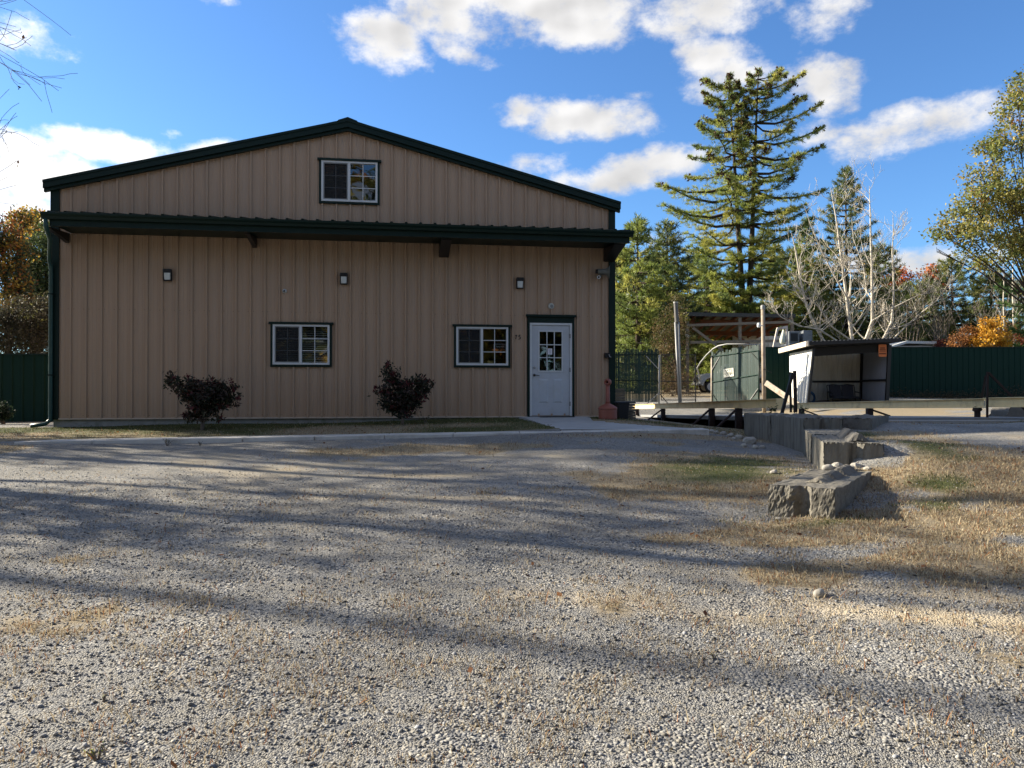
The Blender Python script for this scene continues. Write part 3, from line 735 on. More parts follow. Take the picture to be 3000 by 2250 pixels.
slab(a, L0, z0 + .012, zt); slab(L1, b, z0 + .012, zt); slab(L0, L1, LZ1, zt); slab(L0, L1, z0 + .012, LZ0)
sl.build('door_leaf', M['doorpaint'], door)
lf = MB(); q = .028
lf.box(L0 - q, L1 + q, -.036, -.0225, LZ1, LZ1 + q); lf.box(L0 - q, L1 + q, -.036, -.0225, LZ0 - q, LZ0); lf.box(L0 - q, L0, -.0355, -.0225, LZ0, LZ1); lf.box(L1, L1 + q, -.0355, -.0225, LZ0, LZ1)
for i in (1, 2):
    c = L0 + (L1 - L0) * i / 3; lf.box(c - .010, c + .010, -.033, -.012, LZ0, LZ1)
    for j in range(3):
        xa = L0 + (L1 - L0) * j / 3 + (.010 if j else 0); xb = L0 + (L1 - L0) * (j + 1) / 3 - (.010 if j < 2 else 0)
        c = LZ0 + (LZ1 - LZ0) * i / 3; lf.box(xa, xb, -.032, -.012, c - .010, c + .010)
lf.build('glazing_bar', M['white'], door, bevel=.002)
p = MB(); p.add([(L0, -.008, LZ0), (L1, -.008, LZ0), (L1, -.008, LZ1), (L0, -.008, LZ1)], [(0, 1, 2, 3)]); p.build('pane', GLASS_M, door, recalc=False)
# raised lower panels
pn = MB()
for xa, xb in ((L0 - .02, (L0 + L1) / 2 - .055), ((L0 + L1) / 2 + .055, L1 + .02)):
    za, zb = fac(1620, 1180)[1], fac(1620, 1110)[1]
    o = .012
    pn.hexa([(xa, yv - .0006, za), (xb, yv - .0006, za), (xb, yv - .0006, zb), (xa, yv - .0006, zb), (xa + .035, yv - o, za + .035), (xb - .035, yv - o, za + .035), (xb - .035, yv - o, zb - .035), (xa + .035, yv - o, zb - .035)])
pn.build('door_panel', M['doorpaint'], door)
hd = MB(); hz = fac(1565, 1099)[1]; ht = fac(1565, 1099)[0]
hd.lathe([(.03, 0), (.03, .012), (.014, .016), (.012, .05)], 14, (ht, yv, hz), (0, -1, 0)); hd.tube([(ht, yv - .05, hz), (ht + .05, yv - .055, hz), (ht + .11, yv - .045, hz - .01)], .010, 8)
hd.build('handle', pm('dull_brass', (.10, .085, .06), .35, .8), door, smooth=True)
dbz = fac(1563, 1077)[1]
db = MB(); db.lathe([(.028, 0), (.028, .014), (.018, .02)], 14, (ht, yv, dbz), (0, -1, 0)); db.build('deadbolt', M['galv'], door)
for py in (985, 1084, 1183):
    z = fac(1667, py)[1]; h_ = MB(); h_.box(b - .012, b + .018, -.052, -.03, z - .05, z + .05); h_.build('hinge', M['grey'], door)
th = MB(); th.box(t0, t1, -.06, .08, ZB - .03, z0 - .001); th.build('threshold', M['grey'], door)

# house number 15, raised black characters
def stroke(mb, pts, w, y0, y1):
    for (xa, za, wa), (xb, zb, wb) in zip(pts[:-1], pts[1:]):
        dx, dz = xb - xa, zb - za; l = math.hypot(dx, dz); nx_, nz = -dz / l, dx / l
        mb.hexa([(xa - nx_ * wa, y0, za - nz * wa), (xb - nx_ * wb, y0, zb - nz * wb), (xb + nx_ * wb, y0, zb + nz * wb), (xa + nx_ * wa, y0, za + nz * wa),
                 (xa - nx_ * wa, y1, za - nz * wa), (xb - nx_ * wb, y1, zb - nz * wb), (xb + nx_ * wb, y1, zb + nz * wb), (xa + nx_ * wa, y1, za + nz * wa)])
def fx(px, py): return fac(1500 + px / 33.175, 960 + py / 33.175)
for chars in ([[(335, 790), (425, 700), (400, 860), (385, 980), (345, 1120)]], [[(800, 710), (690, 760), (670, 880), (760, 910), (815, 980), (800, 1030), (740, 1090), (620, 1160)]]):
    nb = MB()
    for s_ in chars:
        pts = []
        for i, q in enumerate(s_):
            u, v_ = fx(*q); pts.append((u, v_, .0085 + .004 * math.sin(i * 1.7)))
        stroke(nb, pts, .01, -.012, -.0005)
    nb.build('house_number', M['black'], bld)

# ---------------------------------------------------------------- things fixed to the front wall
def lamp(px, py, first=[None]):
    t, z = fac(px, py)
    p = bw(t, -.006, z)
    if first[0] is None:
        o = thing('wall_lamp', 'x', 'lamp', p, TH, 'wall lamps on the front of the building')
        b = MB(); b.box(-.08, .08, -.045, 0, -.125, .125); b.box(-.08, .08, -.13, -.046, .045, .125); b.hexa([(-.08, -.10, -.125), (.08, -.10, -.125), (.08, -.046, -.125), (-.08, -.046, -.125), (-.08, -.10, -.11), (.08, -.10, -.11), (.08, -.046, -.11), (-.08, -.046, -.11)])
        for s_ in (-1, 1): b.box(s_ * .074 - .006, s_ * .074 + .006, -.10, -.046, -.109, .044)
        b.build('housing', M['black'], o, bevel=.006)
        d = MB(); d.hexa([(-.062, -.09, -.105), (.062, -.09, -.105), (.062, -.05, -.105), (-.062, -.05, -.105), (-.062, -.12, .043), (.062, -.12, .043), (.062, -.05, .043), (-.062, -.05, .043)])
        d.build('diffuser', pm('frosted_lens', (.62, .66, .66), .35), o, bevel=.008)
        first[0] = o
    else:
        o = copy_tree(first[0]); o.location = p
    return o
lamp(494, 807)['label'] = 'black wall lamp with frosted lens above the left shrub, far from the windows'
lamp(1008, 818)['label'] = 'black wall lamp with frosted lens just right of the small dome camera'
lamp(1522, 831)['label'] = 'black wall lamp with frosted lens above the house number, left of the door'
t, z = fac(834, 853)
o = thing('security_camera', 'small white dome camera with dark lens above the window with blinds', 'camera', bw(t, 0, z), TH)
b = MB(); b.lathe([(.05, 0), (.05, .02), (.045, .03)], 18, (0, 0, 0), (0, -1, 0)); b.build('base', M['white'], o, smooth=False)
b = MB(); b.lathe([(.044, .03), (.042, .05), (.034, .066), (.02, .075)], 18, (0, 0, 0), (0, -1, 0)); b.build('dome', M['white'], o, smooth=True)
b = MB(); b.lathe([(.022, .068), (.022, .080), (.012, .083)], 14, (0, 0, -.006), (0, -1, 0)); b.build('lens', M['black'], o)
t, z = fac(1614, 897)
o = thing('alarm_sounder', 'round white sounder on the wall above the white door', 'alarm', bw(t, 0, z), TH)
b = MB(); b.lathe([(.07, 0), (.07, .03), (.062, .05), (.05, .055)], 20, (0, 0, 0), (0, -1, 0)); b.build('body', pm('aged_white', (.5, .5, .46), .5), o, bevel=.004)
b = MB(); b.lathe([(.038, .056), (.03, .062), (.008, .064)], 18, (.008, 0, -.006), (0, -1, 0)); b.build('grille', M['grey'], o)
t, z = fac(1763, 800)
o = thing('horn_loudspeaker', 'grey horn loudspeaker flaring to the right under the awning end', 'loudspeaker', bw(t, 0, z), TH)
b = MB(); hp = [(.055, -.14), (.06, -.10), (.062, -.04), (.07, .03), (.10, .085), (.15, .12), (.155, .128), (.14, .121), (.09, .08), (.05, .02)]
b.lathe(hp, 20, (0, -.20, 0), (1, -.25, -.05)); b.build('horn', pm('grey_horn', (.17, .18, .17), .5), o, smooth=True)
b = MB(); b.lathe([(.05, -.20), (.055, -.14), (.055, -.1405)], 16, (0, -.20, 0), (1, -.25, -.05)); b.build('driver', M['black'], o)
b = MB(); b.bar((0, 0, -.02), (0, -.16, -.06), .04, .02); b.box(-.05, .05, -.012, 0, -.10, .06); b.build('bracket', M['grey'], o)
t, z = fac(1750, 814)
o = thing('bullet_camera', 'white ringed bullet camera below the horn loudspeaker', 'camera', bw(t, 0, z), TH)
b = MB(); b.lathe([(.032, .0), (.036, .10), (.038, .20), (.030, .21)], 16, (.02, -.04, 0), (-.25, -1, -.1)); b.build('body', pm('dark_body', (.05, .05, .05), .5), o, smooth=True)
b = MB(); b.lathe([(.040, .19), (.042, .215), (.026, .216)], 16, (.02, -.04, 0), (-.25, -1, -.1)); b.build('front_ring', M['white'], o)
b = MB(); b.lathe([(.024, .2165), (.016, .222)], 14, (.02, -.04, 0), (-.25, -1, -.1)); b.build('lens', M['black'], o)
b = MB(); b.bar((.06, 0, .0), (.02, -.05, 0), .03, .03); b.build('bracket', M['grey'], o)
t, z = fac(1776, 1043)
o = thing('key_box', 'small black box with a bent silver hook at the right building corner', 'box', bw(t, -.042, z), TH)
b = MB(); b.box(-.055, .075, -.09, 0, -.05, .05); b.hexa([(-.065, -.10, .051), (.085, -.10, .051), (.085, 0, .058), (-.065, 0, .058), (-.065, -.10, .060), (.085, -.10, .060), (.085, 0, .075), (-.065, 0, .075)]); b.build('box_body', M['black'], o, bevel=.006)
b = MB(); b.tube([(.01, -.10, .03), (.02, -.135, .02), (.03, -.14, -.02), (.07, -.13, -.035)], .010, 8); b.build('hook', M['galv'], o, smooth=True)

# OPEN/CLOSED window sign, note on the door
def sign_text(s, size, mat, parent, loc, name='lettering', width=None, depth=.0015, font_bold=False, rx=math.pi / 2):
    cu = bpy.data.curves.new('lettering', 'FONT'); cu.body = s; cu.size = size; cu.align_x = 'CENTER'; cu.align_y = 'CENTER'; cu.extrude = depth; cu.resolution_u = 3
    if font_bold: cu.offset = size * .012
    tmp = bpy.data.objects.new('tmp', cu); C.objects.link(tmp)
    dg = bpy.context.evaluated_depsgraph_get(); me = bpy.data.meshes.new_from_object(tmp.evaluated_get(dg))
    bpy.data.objects.remove(tmp); bpy.data.curves.remove(cu)
    if width:
        xs = [v.co.x for v in me.vertices]; k = width / (max(xs) - min(xs))
        for v in me.vertices: v.co.x *= k
    me.materials.clear(); me.materials.append(mat)
    o = bpy.data.objects.new(name, me); C.objects.link(o); o.parent = parent; o.location = loc; o.rotation_euler = (rx, 0, 0)
    return o
SX0, SX1, SZ0, SZ1 = win_rect(1445.5, 1007.5, 1482, 1031.5)
cx, cz = (SX0 + SX1) / 2, (SZ0 + SZ1) / 2; hw, hh = (SX1 - SX0) / 2, (SZ1 - SZ0) / 2
o = thing('window_sign', 'black sign with white and red lettering inside the window beside the door', 'sign', bw(cx, -.010, cz), TH)
b = MB(); b.box(-hw, hw, 0, .004, -hh, hh); b.build('panel', M['black'], o)
b = MB(); e = .010
b.box(-hw, hw, -.0025, -.0003, hh - e, hh); b.box(-hw, hw, -.0025, -.0003, -hh, -hh + e); b.box(-hw, -hw + e, -.0024, -.0003, -hh + e, hh - e); b.box(hw - e, hw, -.0024, -.0003, -hh + e, hh - e)
b.build('border', pm('sign_border', (.5, .47, .47), .6), o)
sign_text('Sorry', .055, M['white'], o, (-.035, -.002, .030), width=.10)
sign_text("WE'RE", .048, M['white'], o, (.070, -.002, .030), width=.085)
sign_text('CLOSED', .062, pm('sign_red', (.16, .012, .012), .6), o, (0, -.002, -.038), width=.19)
NX0, NX1, NZ0, NZ1 = win_rect(1604.8, 1021, 1617.5, 1038.8)
cx, cz = (NX0 + NX1) / 2, (NZ0 + NZ1) / 2; hw, hh = (NX1 - NX0) / 2, (NZ1 - NZ0) / 2
o = thing('paper_notice', 'white paper notice taped in the middle pane of the door', 'notice', bw(cx, -.011, cz), TH)
b = MB(); b.box(-hw, hw, 0, .0012, -hh, hh); b.build('sheet', pm('paper', (.78, .76, .82), .7), o)
b = MB()
for i, q in enumerate((.42, .52, .34, .5, .44, .58, .5, .56)):
    z = hh * .74 - i * hh * .2; b.box(-hw * q, hw * q, -.0014, -.0003, z - hh * .035, z + hh * .035)
b.build('print', pm('print_grey', (.25, .24, .28), .7), o)
# ---------------------------------------------------------------- concrete path, ramp to the door
def s2(x, s): return Vector((x, s + .151 * x, 0))
def path_z(x): return EYE - .885 + .0098 * (x + 8.1) + .034
CONC = M['concrete']
mb = MB(); xs = list(np.linspace(-8.35, 3.78, 11))
for i, (a, b) in enumerate(zip(xs[:-1], xs[1:])):
    j = .006
    pts = []
    for z in (None, 0):
        for x, s in ((a + j, 14.13), (b - j, 14.13), (b - j, 14.70), (a + j, 14.70)):
            sl_ = .35 if (i == 0 and x < -8.2 and s > 14.4) else 0
            p = s2(x + sl_, s); p.z = path_z(x) - (.2 if z is None else 0); pts.append(p)
    mb.hexa(pts)
pth = mb.build('path', CONC, None, bevel=.012); tag(pth, kind='structure')
# ramp: from the door threshold fanning out to the path
ZT = ZB - .012
def fr(px, py, v): t, z = fac(px, py, v); return t
ring_in = [bw(fac(1518, 1213)[0], -.045, ZT), bw(fac(1640, 1213)[0], -.045, ZT), bw(fac(1712, 1212)[0], -.045, ZT)]
n = 14; A = []; B_ = []
for i in range(n + 1):
    f = i / n
    e = f * f * (3 - 2 * f)
    zf = ZT * (1 - e) + (path_z(2.0) + .004) * e
    # left edge runs straight, right edge sweeps out to the end of the path
    a0 = bw(fac(1518, 1213)[0], -.045, 0); a1 = s2(.98, 14.702)
    b0 = bw(fac(1712, 1212)[0], -.045, 0); b1 = s2(3.74, 14.702)
    A.append(Vector((a0.x + (a1.x - a0.x) * f, a0.y + (a1.y - a0.y) * f, zf)))
    g_ = f ** 1.7
    B_.append(Vector((b0.x + (b1.x - b0.x) * g_, b0.y + (b1.y - b0.y) * f, zf)))
mb = MB()
for i in range(n):
    m_ = 4
    for k in range(m_):
        q = []
        for dz in (-.35, 0):
            for (L_, k_) in ((i, k), (i, k + 1), (i + 1, k + 1), (i + 1, k)):
                p = A[L_].lerp(B_[L_], k_ / m_); q.append((p.x, p.y, p.z + dz))
        o_ = len(mb.v); mb.v.extend(q)
        mb.f.append((o_ + 4, o_ + 5, o_ + 6, o_ + 7)); mb.m.append(0)
        if k == 0: mb.f.append((o_ + 0, o_ + 4, o_ + 7, o_ + 3)); mb.m.append(0)
        if k == m_ - 1: mb.f.append((o_ + 1, o_ + 2, o_ + 6, o_ + 5)); mb.m.append(0)
        if i == 0: mb.f.append((o_ + 0, o_ + 1, o_ + 5, o_ + 4)); mb.m.append(0)
rp = mb.build('ramp', pm('ramp_concrete', (.40, .41, .41), .8, 0, .1, 2.5, .2, 70, .25, wear=(.30, .30, .30), wear_amt=.4, wear_s=1.5), None); tag(rp, kind='structure')
t = fac(1625, 1212)[0]
o = thing('door_mat', 'thin black mat on the concrete in front of the white door', 'mat', bw(t, -.22, ZT - .004), TH)
b = MB(); b.box(-.40, .40, -.12, .14, .002, .016); b.build('mat_body', M['black'], o, bevel=.004)

# smokers' bin at the corner
p = at(1780.5, 1226, 17.05); p.z = gz(p.x, p.y) + .0
o = thing('cigarette_bin', 'terracotta coloured cigarette bin with long neck beside the ramp', 'bin', p)
b = MB(); k = 1.0
b.lathe([(.20, 0), (.205, .02), (.205, .215), (.212, .222), (.212, .25), (.19, .275), (.14, .305), (.075, .335), (.055, .35)], 32)
b.lathe([(.2085, .165), (.2085, .175)], 32)
b.build('base', M['terracotta'], o, smooth=False, bevel=.003)
b = MB(); b.lathe([(.055, .34), (.048, .40), (.046, .78)], 20); b.build('neck', M['terracotta'], o, smooth=True)
b = MB()
R0, r0, nn, mm_ = .052, .030, 22, 10; vs = []; fs = []
ax = Vector((-.55, -.83, 0)); ex = Vector((.83, -.55, 0)); ez = Vector((0, 0, 1)); cc = Vector((0, 0, .82))
for i in range(nn):
    a = 2 * math.pi * i / nn; rd = ex * math.cos(a) + ez * math.sin(a)
    for j in range(mm_):
        c = 2 * math.pi * j / mm_; vs.append(cc + rd * (R0 + r0 * math.cos(c)) + ax * (r0 * 2.1 * math.sin(c)))
for i in range(nn):
    for j in range(mm_):
        fs.append((i * mm_ + j, ((i + 1) % nn) * mm_ + j, ((i + 1) % nn) * mm_ + (j + 1) % mm_, i * mm_ + (j + 1) % mm_))
b.add(vs, fs); b.build('head', M['terracotta'], o, smooth=True)
b = MB(); b.lathe([(.032, -.01), (.032, .01)], 16, cc, ax); b.build('opening', M['dark'], o)

# stacked paving slabs and a black tub in the corner behind
gb_ = at(1815, 1184, 18.6)
def slab_stack(px, Y, wdt, dep, n, th, zbase, lab, labs_top, col, grp, rz):
    src = None
    for i in range(n):
        p = at(px, 1200, Y); z = zbase + i * th
        if src is None:
            b = MB(); b.box(-wdt / 2, wdt / 2, -dep / 2, dep / 2, 0, th * .84)
            src = b.build('paving_slab', pm('slab_stone', col, .9, 0, .2, 9, .3, 60), None, bevel=.006); o = src
        else:
            o = src.copy(); C.objects.link(o)
        o.location = (p.x + RND.uniform(-.02, .02), p.y + RND.uniform(-.02, .02), z); o.rotation_euler = (0, 0, rz + RND.uniform(-.05, .05))
        tag(o, labs_top if i == n - 1 else lab, 'paving slab', grp)
z0 = gz(2.75, 18.9)
slab_stack(1846, 18.3, .19, .35, 7, .062, gz(2.8, 18.3) + .005, 'grey-brown slab in the low stack beside the black tub', 'topmost slab of the low stack beside the black tub', (.14, .125, .10), 'slabs stacked beside the black tub', .1)
slab_stack(1812, 19.2, .28, .4, 11, .068, gz(2.7, 19.2) + .005, 'brownish slab in the tall stack against the building corner', 'topmost pale slab of the tall stack at the building corner', (.22, .185, .14), 'slabs stacked against the building corner', 0)
p = at(1822, 1200, 17.7)
o = thing('storage_tub', 'black plastic tub standing in front of the stacked slabs', 'tub', (p.x, p.y, gz(p.x, p.y)), .15)
b = MB(); b.hexa([(-.10, -.14, 0), (.10, -.14, 0), (.10, .14, 0), (-.10, .14, 0), (-.125, -.17, .36), (.125, -.17, .36), (.125, .17, .36), (-.125, .17, .36)]); b.build('tub_body', pm('black_plastic', (.016, .018, .022), .5), o, bevel=.01)
b = MB(); b.box(-.14, .14, -.185, .185, .361, .395); b.build('lid', pm('black_lid', (.022, .024, .03), .4), o, bevel=.01)

# ---------------------------------------------------------------- concrete blocks of the ramp wall
BLK = pm('cast_concrete', (.17, .16, .142), .95, 0, .28, 5, .5, 45, .15, wear=(.11, .105, .09), wear_amt=.6, wear_s=2.5)
BLKS = pm('streaked_concrete', (.20, .19, .165), .95, 0, .30, 5, .5, 45, .15, (3.5, 3.5, .35), wear=(.09, .085, .075), wear_amt=.65, wear_s=3.0)
ROUGHC = pm('broken_concrete', (.205, .19, .16), .95, 0, .30, 14, 1.0, 26, .15, wear=(.10, .095, .075), wear_amt=.6, wear_s=9)
def jag(mb, amt, seed):
    r = random.Random(seed)
    cache = {}
    for i, v in enumerate(mb.v):
        k = tuple(round(q, 4) for q in v)
        if k not in cache: cache[k] = tuple(q + r.uniform(-amt, amt) for q in v)
        mb.v[i] = cache[k]
def grid_block(L, W, H, key=True, rough_end=False, seed=1):
    """a block along +y (length L), width W (x), height H, end face at y=0 with an upright key groove; subdivided so its edges can be worn"""
    nx_, ny_, nz_ = 10, 18, 8
    mb = MB()
    def put(fn, a, b):
        o = len(mb.v)
        for i in range(a + 1):
            for j in range(b + 1): mb.v.append(fn(i / a, j / b))
        for i in range(a):
            for j in range(b):
                mb.f.append((o + i * (b + 1) + j, o + (i + 1) * (b + 1) + j, o + (i + 1) * (b + 1) + j + 1, o + i * (b + 1) + j + 1)); mb.m.append(0)
    def gy_(x):   # groove in the end face
        if not key: return 0.0
        return .09 * max(0, min(1, (.085 - abs(x - W * .52)) / .05))
    put(lambda a, b: (a * W, gy_(a * W) + b * (L - gy_(a * W)), H), 26, ny_)
    put(lambda a, b: (a * W, L, b * H), nx_, nz_)
    put(lambda a, b: (0, a * L, b * H), ny_, nz_)
    put(lambda a, b: (W, a * L, b * H), ny_, nz_)
    r = random.Random(seed)
    def endf(a, b):
        x = a * W; y = gy_(x)
        return (x, y, b * H)
    put(endf, 44, 26)
    # wear: move shared points together, more at the edges
    cache = {}
    for i, v in enumerate(mb.v):
        k = tuple(round(q, 3) for q in v)
        if k not in cache:
            edge = sum((abs(v[0]) < 1e-4 or abs(v[0] - W) < 1e-4, abs(v[1]) < .1 or abs(v[1] - L) < 1e-4, abs(v[2] - H) < 1e-4))
            a_ = .004 + (.008 if edge >= 2 else 0)
            yo = 0.0
            if rough_end and v[1] < .1:
                q = 1.0 if v[0] < W * .43 else .35
                yo = q * (.022 * (vnoise(v[0] + 3, v[2], 14, seed) - .5) + .024 * (vnoise(v[0], v[2] + 5, 31, seed + 2) - .5) + .012 * (r.random() - .5)) + .02 * q * max(0, v[2] / H - .93) / .07
                a_ = .004
            cache[k] = (v[0] + r.uniform(-a_, a_), v[1] + yo + r.uniform(-a_, a_), v[2] + (r.uniform(-a_, a_) if v[2] > .01 else 0))
        mb.v[i] = cache[k]
    return mb
def ridge(mb, x0, x1, y0, y1, z, h, seed, broken=0):
    r = random.Random(seed); n_ = 22; m_ = 9; o = len(mb.v); xm = (x0 + x1) / 2
    for i in range(n_ + 1):
        f = i / n_; y = y0 + (y1 - y0) * f
        hh_ = h * (1 - broken * float(vnoise(y * 1.0, seed * 1.7, 7, seed)) - broken * .25 * r.random()) * (0.2 if i in (0, n_) else 1)
        for j in range(m_):
            q = j / (m_ - 1); x = x0 + (x1 - x0) * q; k = min(1.0, 2.4 * min(q, 1 - q)) * (1 - .25 * broken * r.random())
            mb.v.append((x + r.uniform(-.005, .005) * (1 + broken), y + r.uniform(-.006, .006), z - .004 + hh_ * k))
    for i in range(n_):
        for j in range(m_ - 1):
            mb.f.append((o + i * m_ + j, o + (i + 1) * m_ + j, o + (i + 1) * m_ + j + 1, o + i * m_ + j + 1)); mb.m.append(0)
def block(name_label, p_front_left, p_back_left, top, W, H, mat, seed, key=True, rough=False, ridges=(), hook=None):
    a = Vector((*p_front_left, 0)); b = Vector((*p_back_left, 0)); d = b - a
    rz = math.atan2(d.y, d.x) - math.pi / 2
    o = thing('concrete_block', name_label, 'concrete block', (a.x, a.y, EYE + top - H), rz, 'concrete blocks of the low wall')
    grid_block(d.length, W, H, key, rough, seed).build('block_body', mat, o)
    for i, (x0, x1, y0, y1, h, br) in enumerate(ridges):
        mb = MB(); ridge(mb, x0, x1, y0, y1, H, h, seed * 7 + i, br); mb.build('tongue', ROUGHC if br > .4 else BLK, o)
    if hook:
        mb = MB(); x, y = hook
        mb.tube([(x - .05, y, H - .02), (x - .05, y, H + .05), (x, y + .01, H + .08), (x + .05, y, H + .05), (x + .05, y, H - .02)], .010, 8); mb.build('lifting_loop', M['rust'], o, smooth=True)
    return o
block('nearest pale block with a crumbling rough end face, in the sunlit dry grass', (2.54, 7.62), (3.60, 9.14), -.93, .62, .75, ROUGHC, 3, True, True, [(.24, .46, .42, .80, .07, .6), (.26, .48, .84, 1.22, .10, .4), (.26, .50, 1.26, 1.78, .12, .3)])
block('second block from the near end, dark end face, two tilted pale tongue pieces on top', (3.80, 9.36), (4.29, 11.0), -.63, .66, .9, BLKS, 4, True, False, [(.30, .56, .25, .8, .12, .12), (.30, .56, .95, 1.6, .13, .12)], hook=(.42, .87))
block('streaked block directly in front of the tall pair', (4.30, 11.04), (4.78, 12.62), -.625, .63, .85, BLKS, 5, False)
block('tall weathered block of the pair at the scale, nearer one with worn front corner', (4.81, 12.66), (4.79, 14.2), -.455, .64, .9, BLKS, 6, True, False, [(.20, .46, .2, 1.3, .07, .3)])
block('farthest tall weathered block, beside the left rail end', (4.79, 14.23), (4.76, 15.76), -.455, .64, .9, BLKS, 7, False, False, [(.20, .46, .1, .7, .05, .5)])
block('block standing askew against the right side of the tall pair', (5.50, 13.10), (6.50, 14.55), -.46, .58, .62, BLK, 8, False, False, [(.18, .42, .3, 1.2, .06, .4)])
p = at(2937, 1222, 18.5)
o = thing('concrete_block', 'grey block with rounded broken end beyond the scale at the right edge', 'concrete block', (p.x, p.y, gz(p.x, p.y) - .12), -.05)
mb = grid_block(.75, 1.7, .5, False, False, 21)
for i, v in enumerate(mb.v):
    e_ = max(0, .28 - v[0]); mb.v[i] = (v[0] + (e_ * .5 if v[2] > .35 else 0), v[1], v[2] - e_ * e_ * 2.2 * (v[2] > .05))
mb.build('block_body', BLK, o)
mb = MB(); ridge(mb, .5, 1.2, .15, .6, .5, .06, 5, .4); mb.build('tongue', BLK, o)

# rubble along the wall foot and a few single stones
ROCK = pm('pale_rock', (.36, .34, .30), .9, 0, .3, 9, .4, 40)
def rock(p, s, lab, grp=None, seed=0, flat=.65):
    r = random.Random(seed)
    bm = bmesh.new(); bmesh.ops.create_icosphere(bm, subdivisions=2, radius=1)
    for v in bm.verts:
        k = 1 + .22 * math.sin(v.co.x * 3 + seed) * math.cos(v.co.y * 2.7 + seed * 2) + r.uniform(-.06, .06)
        v.co = Vector((v.co.x * k * s, v.co.y * k * s * .8, v.co.z * k * s * flat))
    me = bpy.data.meshes.new('rock'); bm.to_mesh(me); bm.free(); me.materials.append(ROCK)
    for f_ in me.polygons: f_.use_smooth = seed % 2 == 0
    o = bpy.data.objects.new('rock', me); C.objects.link(o); o.location = (p[0], p[1], gz(p[0], p[1]) + s * flat * .45); o.rotation_euler = (0, 0, r.uniform(0, 6))
    return tag(o, lab, 'rock', grp)
rk_pts = [(2196, 1281, 13.7, .13), (2165, 1268, 14.5, .085), (2140, 1262, 14.9, .07), (2120, 1256, 15.4, .08), (2098, 1252, 15.7, .06), (2180, 1287, 13.2, .06), (2213, 1290, 13.0, .07), (2085, 1248, 16.0, .07), (2150, 1272, 14.2, .05), (2232, 1285, 13.1, .055)]
for i, (px, py, Y_, s_) in enumerate(rk_pts):
    p = at(px, py, Y_); rock(p, s_, 'largest pale stone of the rubble, touching the tall block' if i == 0 else 'pale broken stone in the rubble at the foot of the tall blocks', 'rubble at the wall foot', i + 1)
for i, (x_, y_, s_) in enumerate(((3.72, 9.05, .07), (3.86, 9.12, .09), (3.98, 9.02, .06), (4.08, 9.12, .08), (3.62, 9.22, .05), (4.16, 9.0, .05))):
    o = rock((x_, y_), s_, 'rough broken concrete piece in the rubble between the nearest and the second block', 'rubble between the blocks', 40 + i); o.location.z = EYE - .93 + s_ * .3 if y_ < 9.16 else o.location.z
p = at(2401, 1753, 5.25); rock(p, .047, 'smooth egg shaped grey stone lying alone on the sandy gravel', None, 4, .75)
p = at(2163, 1801, 4.95); rock((p.x, p.y), .018, 'small white stone left of the smooth egg shaped stone', None, 6)
p = at(2267, 1366, 9.4); rock((p.x, p.y), .05, 'white stone alone in the grass left of the dark ended block', None, 3)
p = at(2281, 1522, 7.45); rock((p.x, p.y), .032, 'white stone at the foot of the crumbling block end', None, 8)
p = at(2217, 1478, 7.75)
o = thing('paper_scrap', 'small white paper scrap standing in the dry grass left of the nearest block', 'litter', (p.x, p.y, gz(p.x, p.y)))
b = MB(); b.hexa([(-.018, 0, .0), (.012, .01, -.004), (.014, .014, -.004), (-.016, .004, 0), (-.022, -.012, .055), (.016, -.006, .05), (.018, -.002, .05), (-.02, -.008, .055)]); b.build('paper', M['white'], o)

# ---------------------------------------------------------------- truck scale: deck, rails, posts
def dz(y): return EYE - .555 - .028 * (y - 16.0)
mb = MB()
ys_ = list(np.linspace(16.0, 37.0, 8))
for a, b in zip(ys_[:-1], ys_[1:]):
    mb.hexa([(6.0, a + .006, dz(a) - .11), (11.6, a + .006, dz(a) - .11), (11.6, b, dz(b) - .11), (6.0, b, dz(b) - .11), (6.0, a + .006, dz(a)), (11.6, a + .006, dz(a)), (11.6, b, dz(b)), (6.0, b, dz(b))])
dk = mb.build('scale_deck', pm('deck_steel', (.24, .25, .26), .7, .1, .15, 3, .1, 40, .3, wear=(.30, .27, .22), wear_amt=.5, wear_s=1.4), None, bevel=.01)
tag(dk, 'long low steel and concrete vehicle scale deck between the two cream rails', 'vehicle scale')
mb = MB(); mb.box(5.95, 13.5, 15.74, 15.985, EYE - 1.1, EYE - .605); kb = mb.build('kerb', pm('kerb_concrete', (.33, .32, .30), .9, 0, .15, 5, .3, 50), None, bevel=.015); tag(kb, kind='structure')
def ibeam(mb, a, b, h, w_, tw=.012, tf=.016):
    a = Vector(a); b = Vector(b)
    up = Vector((0, 0, 1)); 
    mb.bar(a + up * (tf / 2), b + up * (tf / 2), w_, tf); mb.bar(a + up * (h - tf / 2), b + up * (h - tf / 2), w_, tf); mb.bar(a + up * (h / 2), b + up * (h / 2), tw, h - 2 * tf - .0005)
def zb_rail(y): return EYE - .335 - .0245 * (y - 15.3)
o = thing('guard_rail', 'cream steel beam rail on dark braced posts along the left scale edge', 'rail', (0, 0, 0))
mb = MB(); ibeam(mb, (5.88, 16.9, zb_rail(16.9)), (5.92, 37.6, zb_rail(37.6)), .205, .11); mb.build('beam', M['rail'], o, bevel=0)
mb = MB(); mb.box(5.81, 5.95, 16.86, 16.895, zb_rail(16.9) - .02, zb_rail(16.9) + .21); mb.build('end_plate', M['rail'], o)
for y in (20.0, 22.7, 30.0, 36.2):
    z1 = zb_rail(y); z0_ = gz(5.75, y) - .1
    mb = MB(); mb.box(5.82, 5.98, y - .08, y + .08, z0_, z1 - .001); mb.bar((5.80, y - .05, z1 - .06), (5.25, y - .35, gz(5.25, y - .35)), .05, .05); mb.build('post', M['rust'], o, bevel=.008)
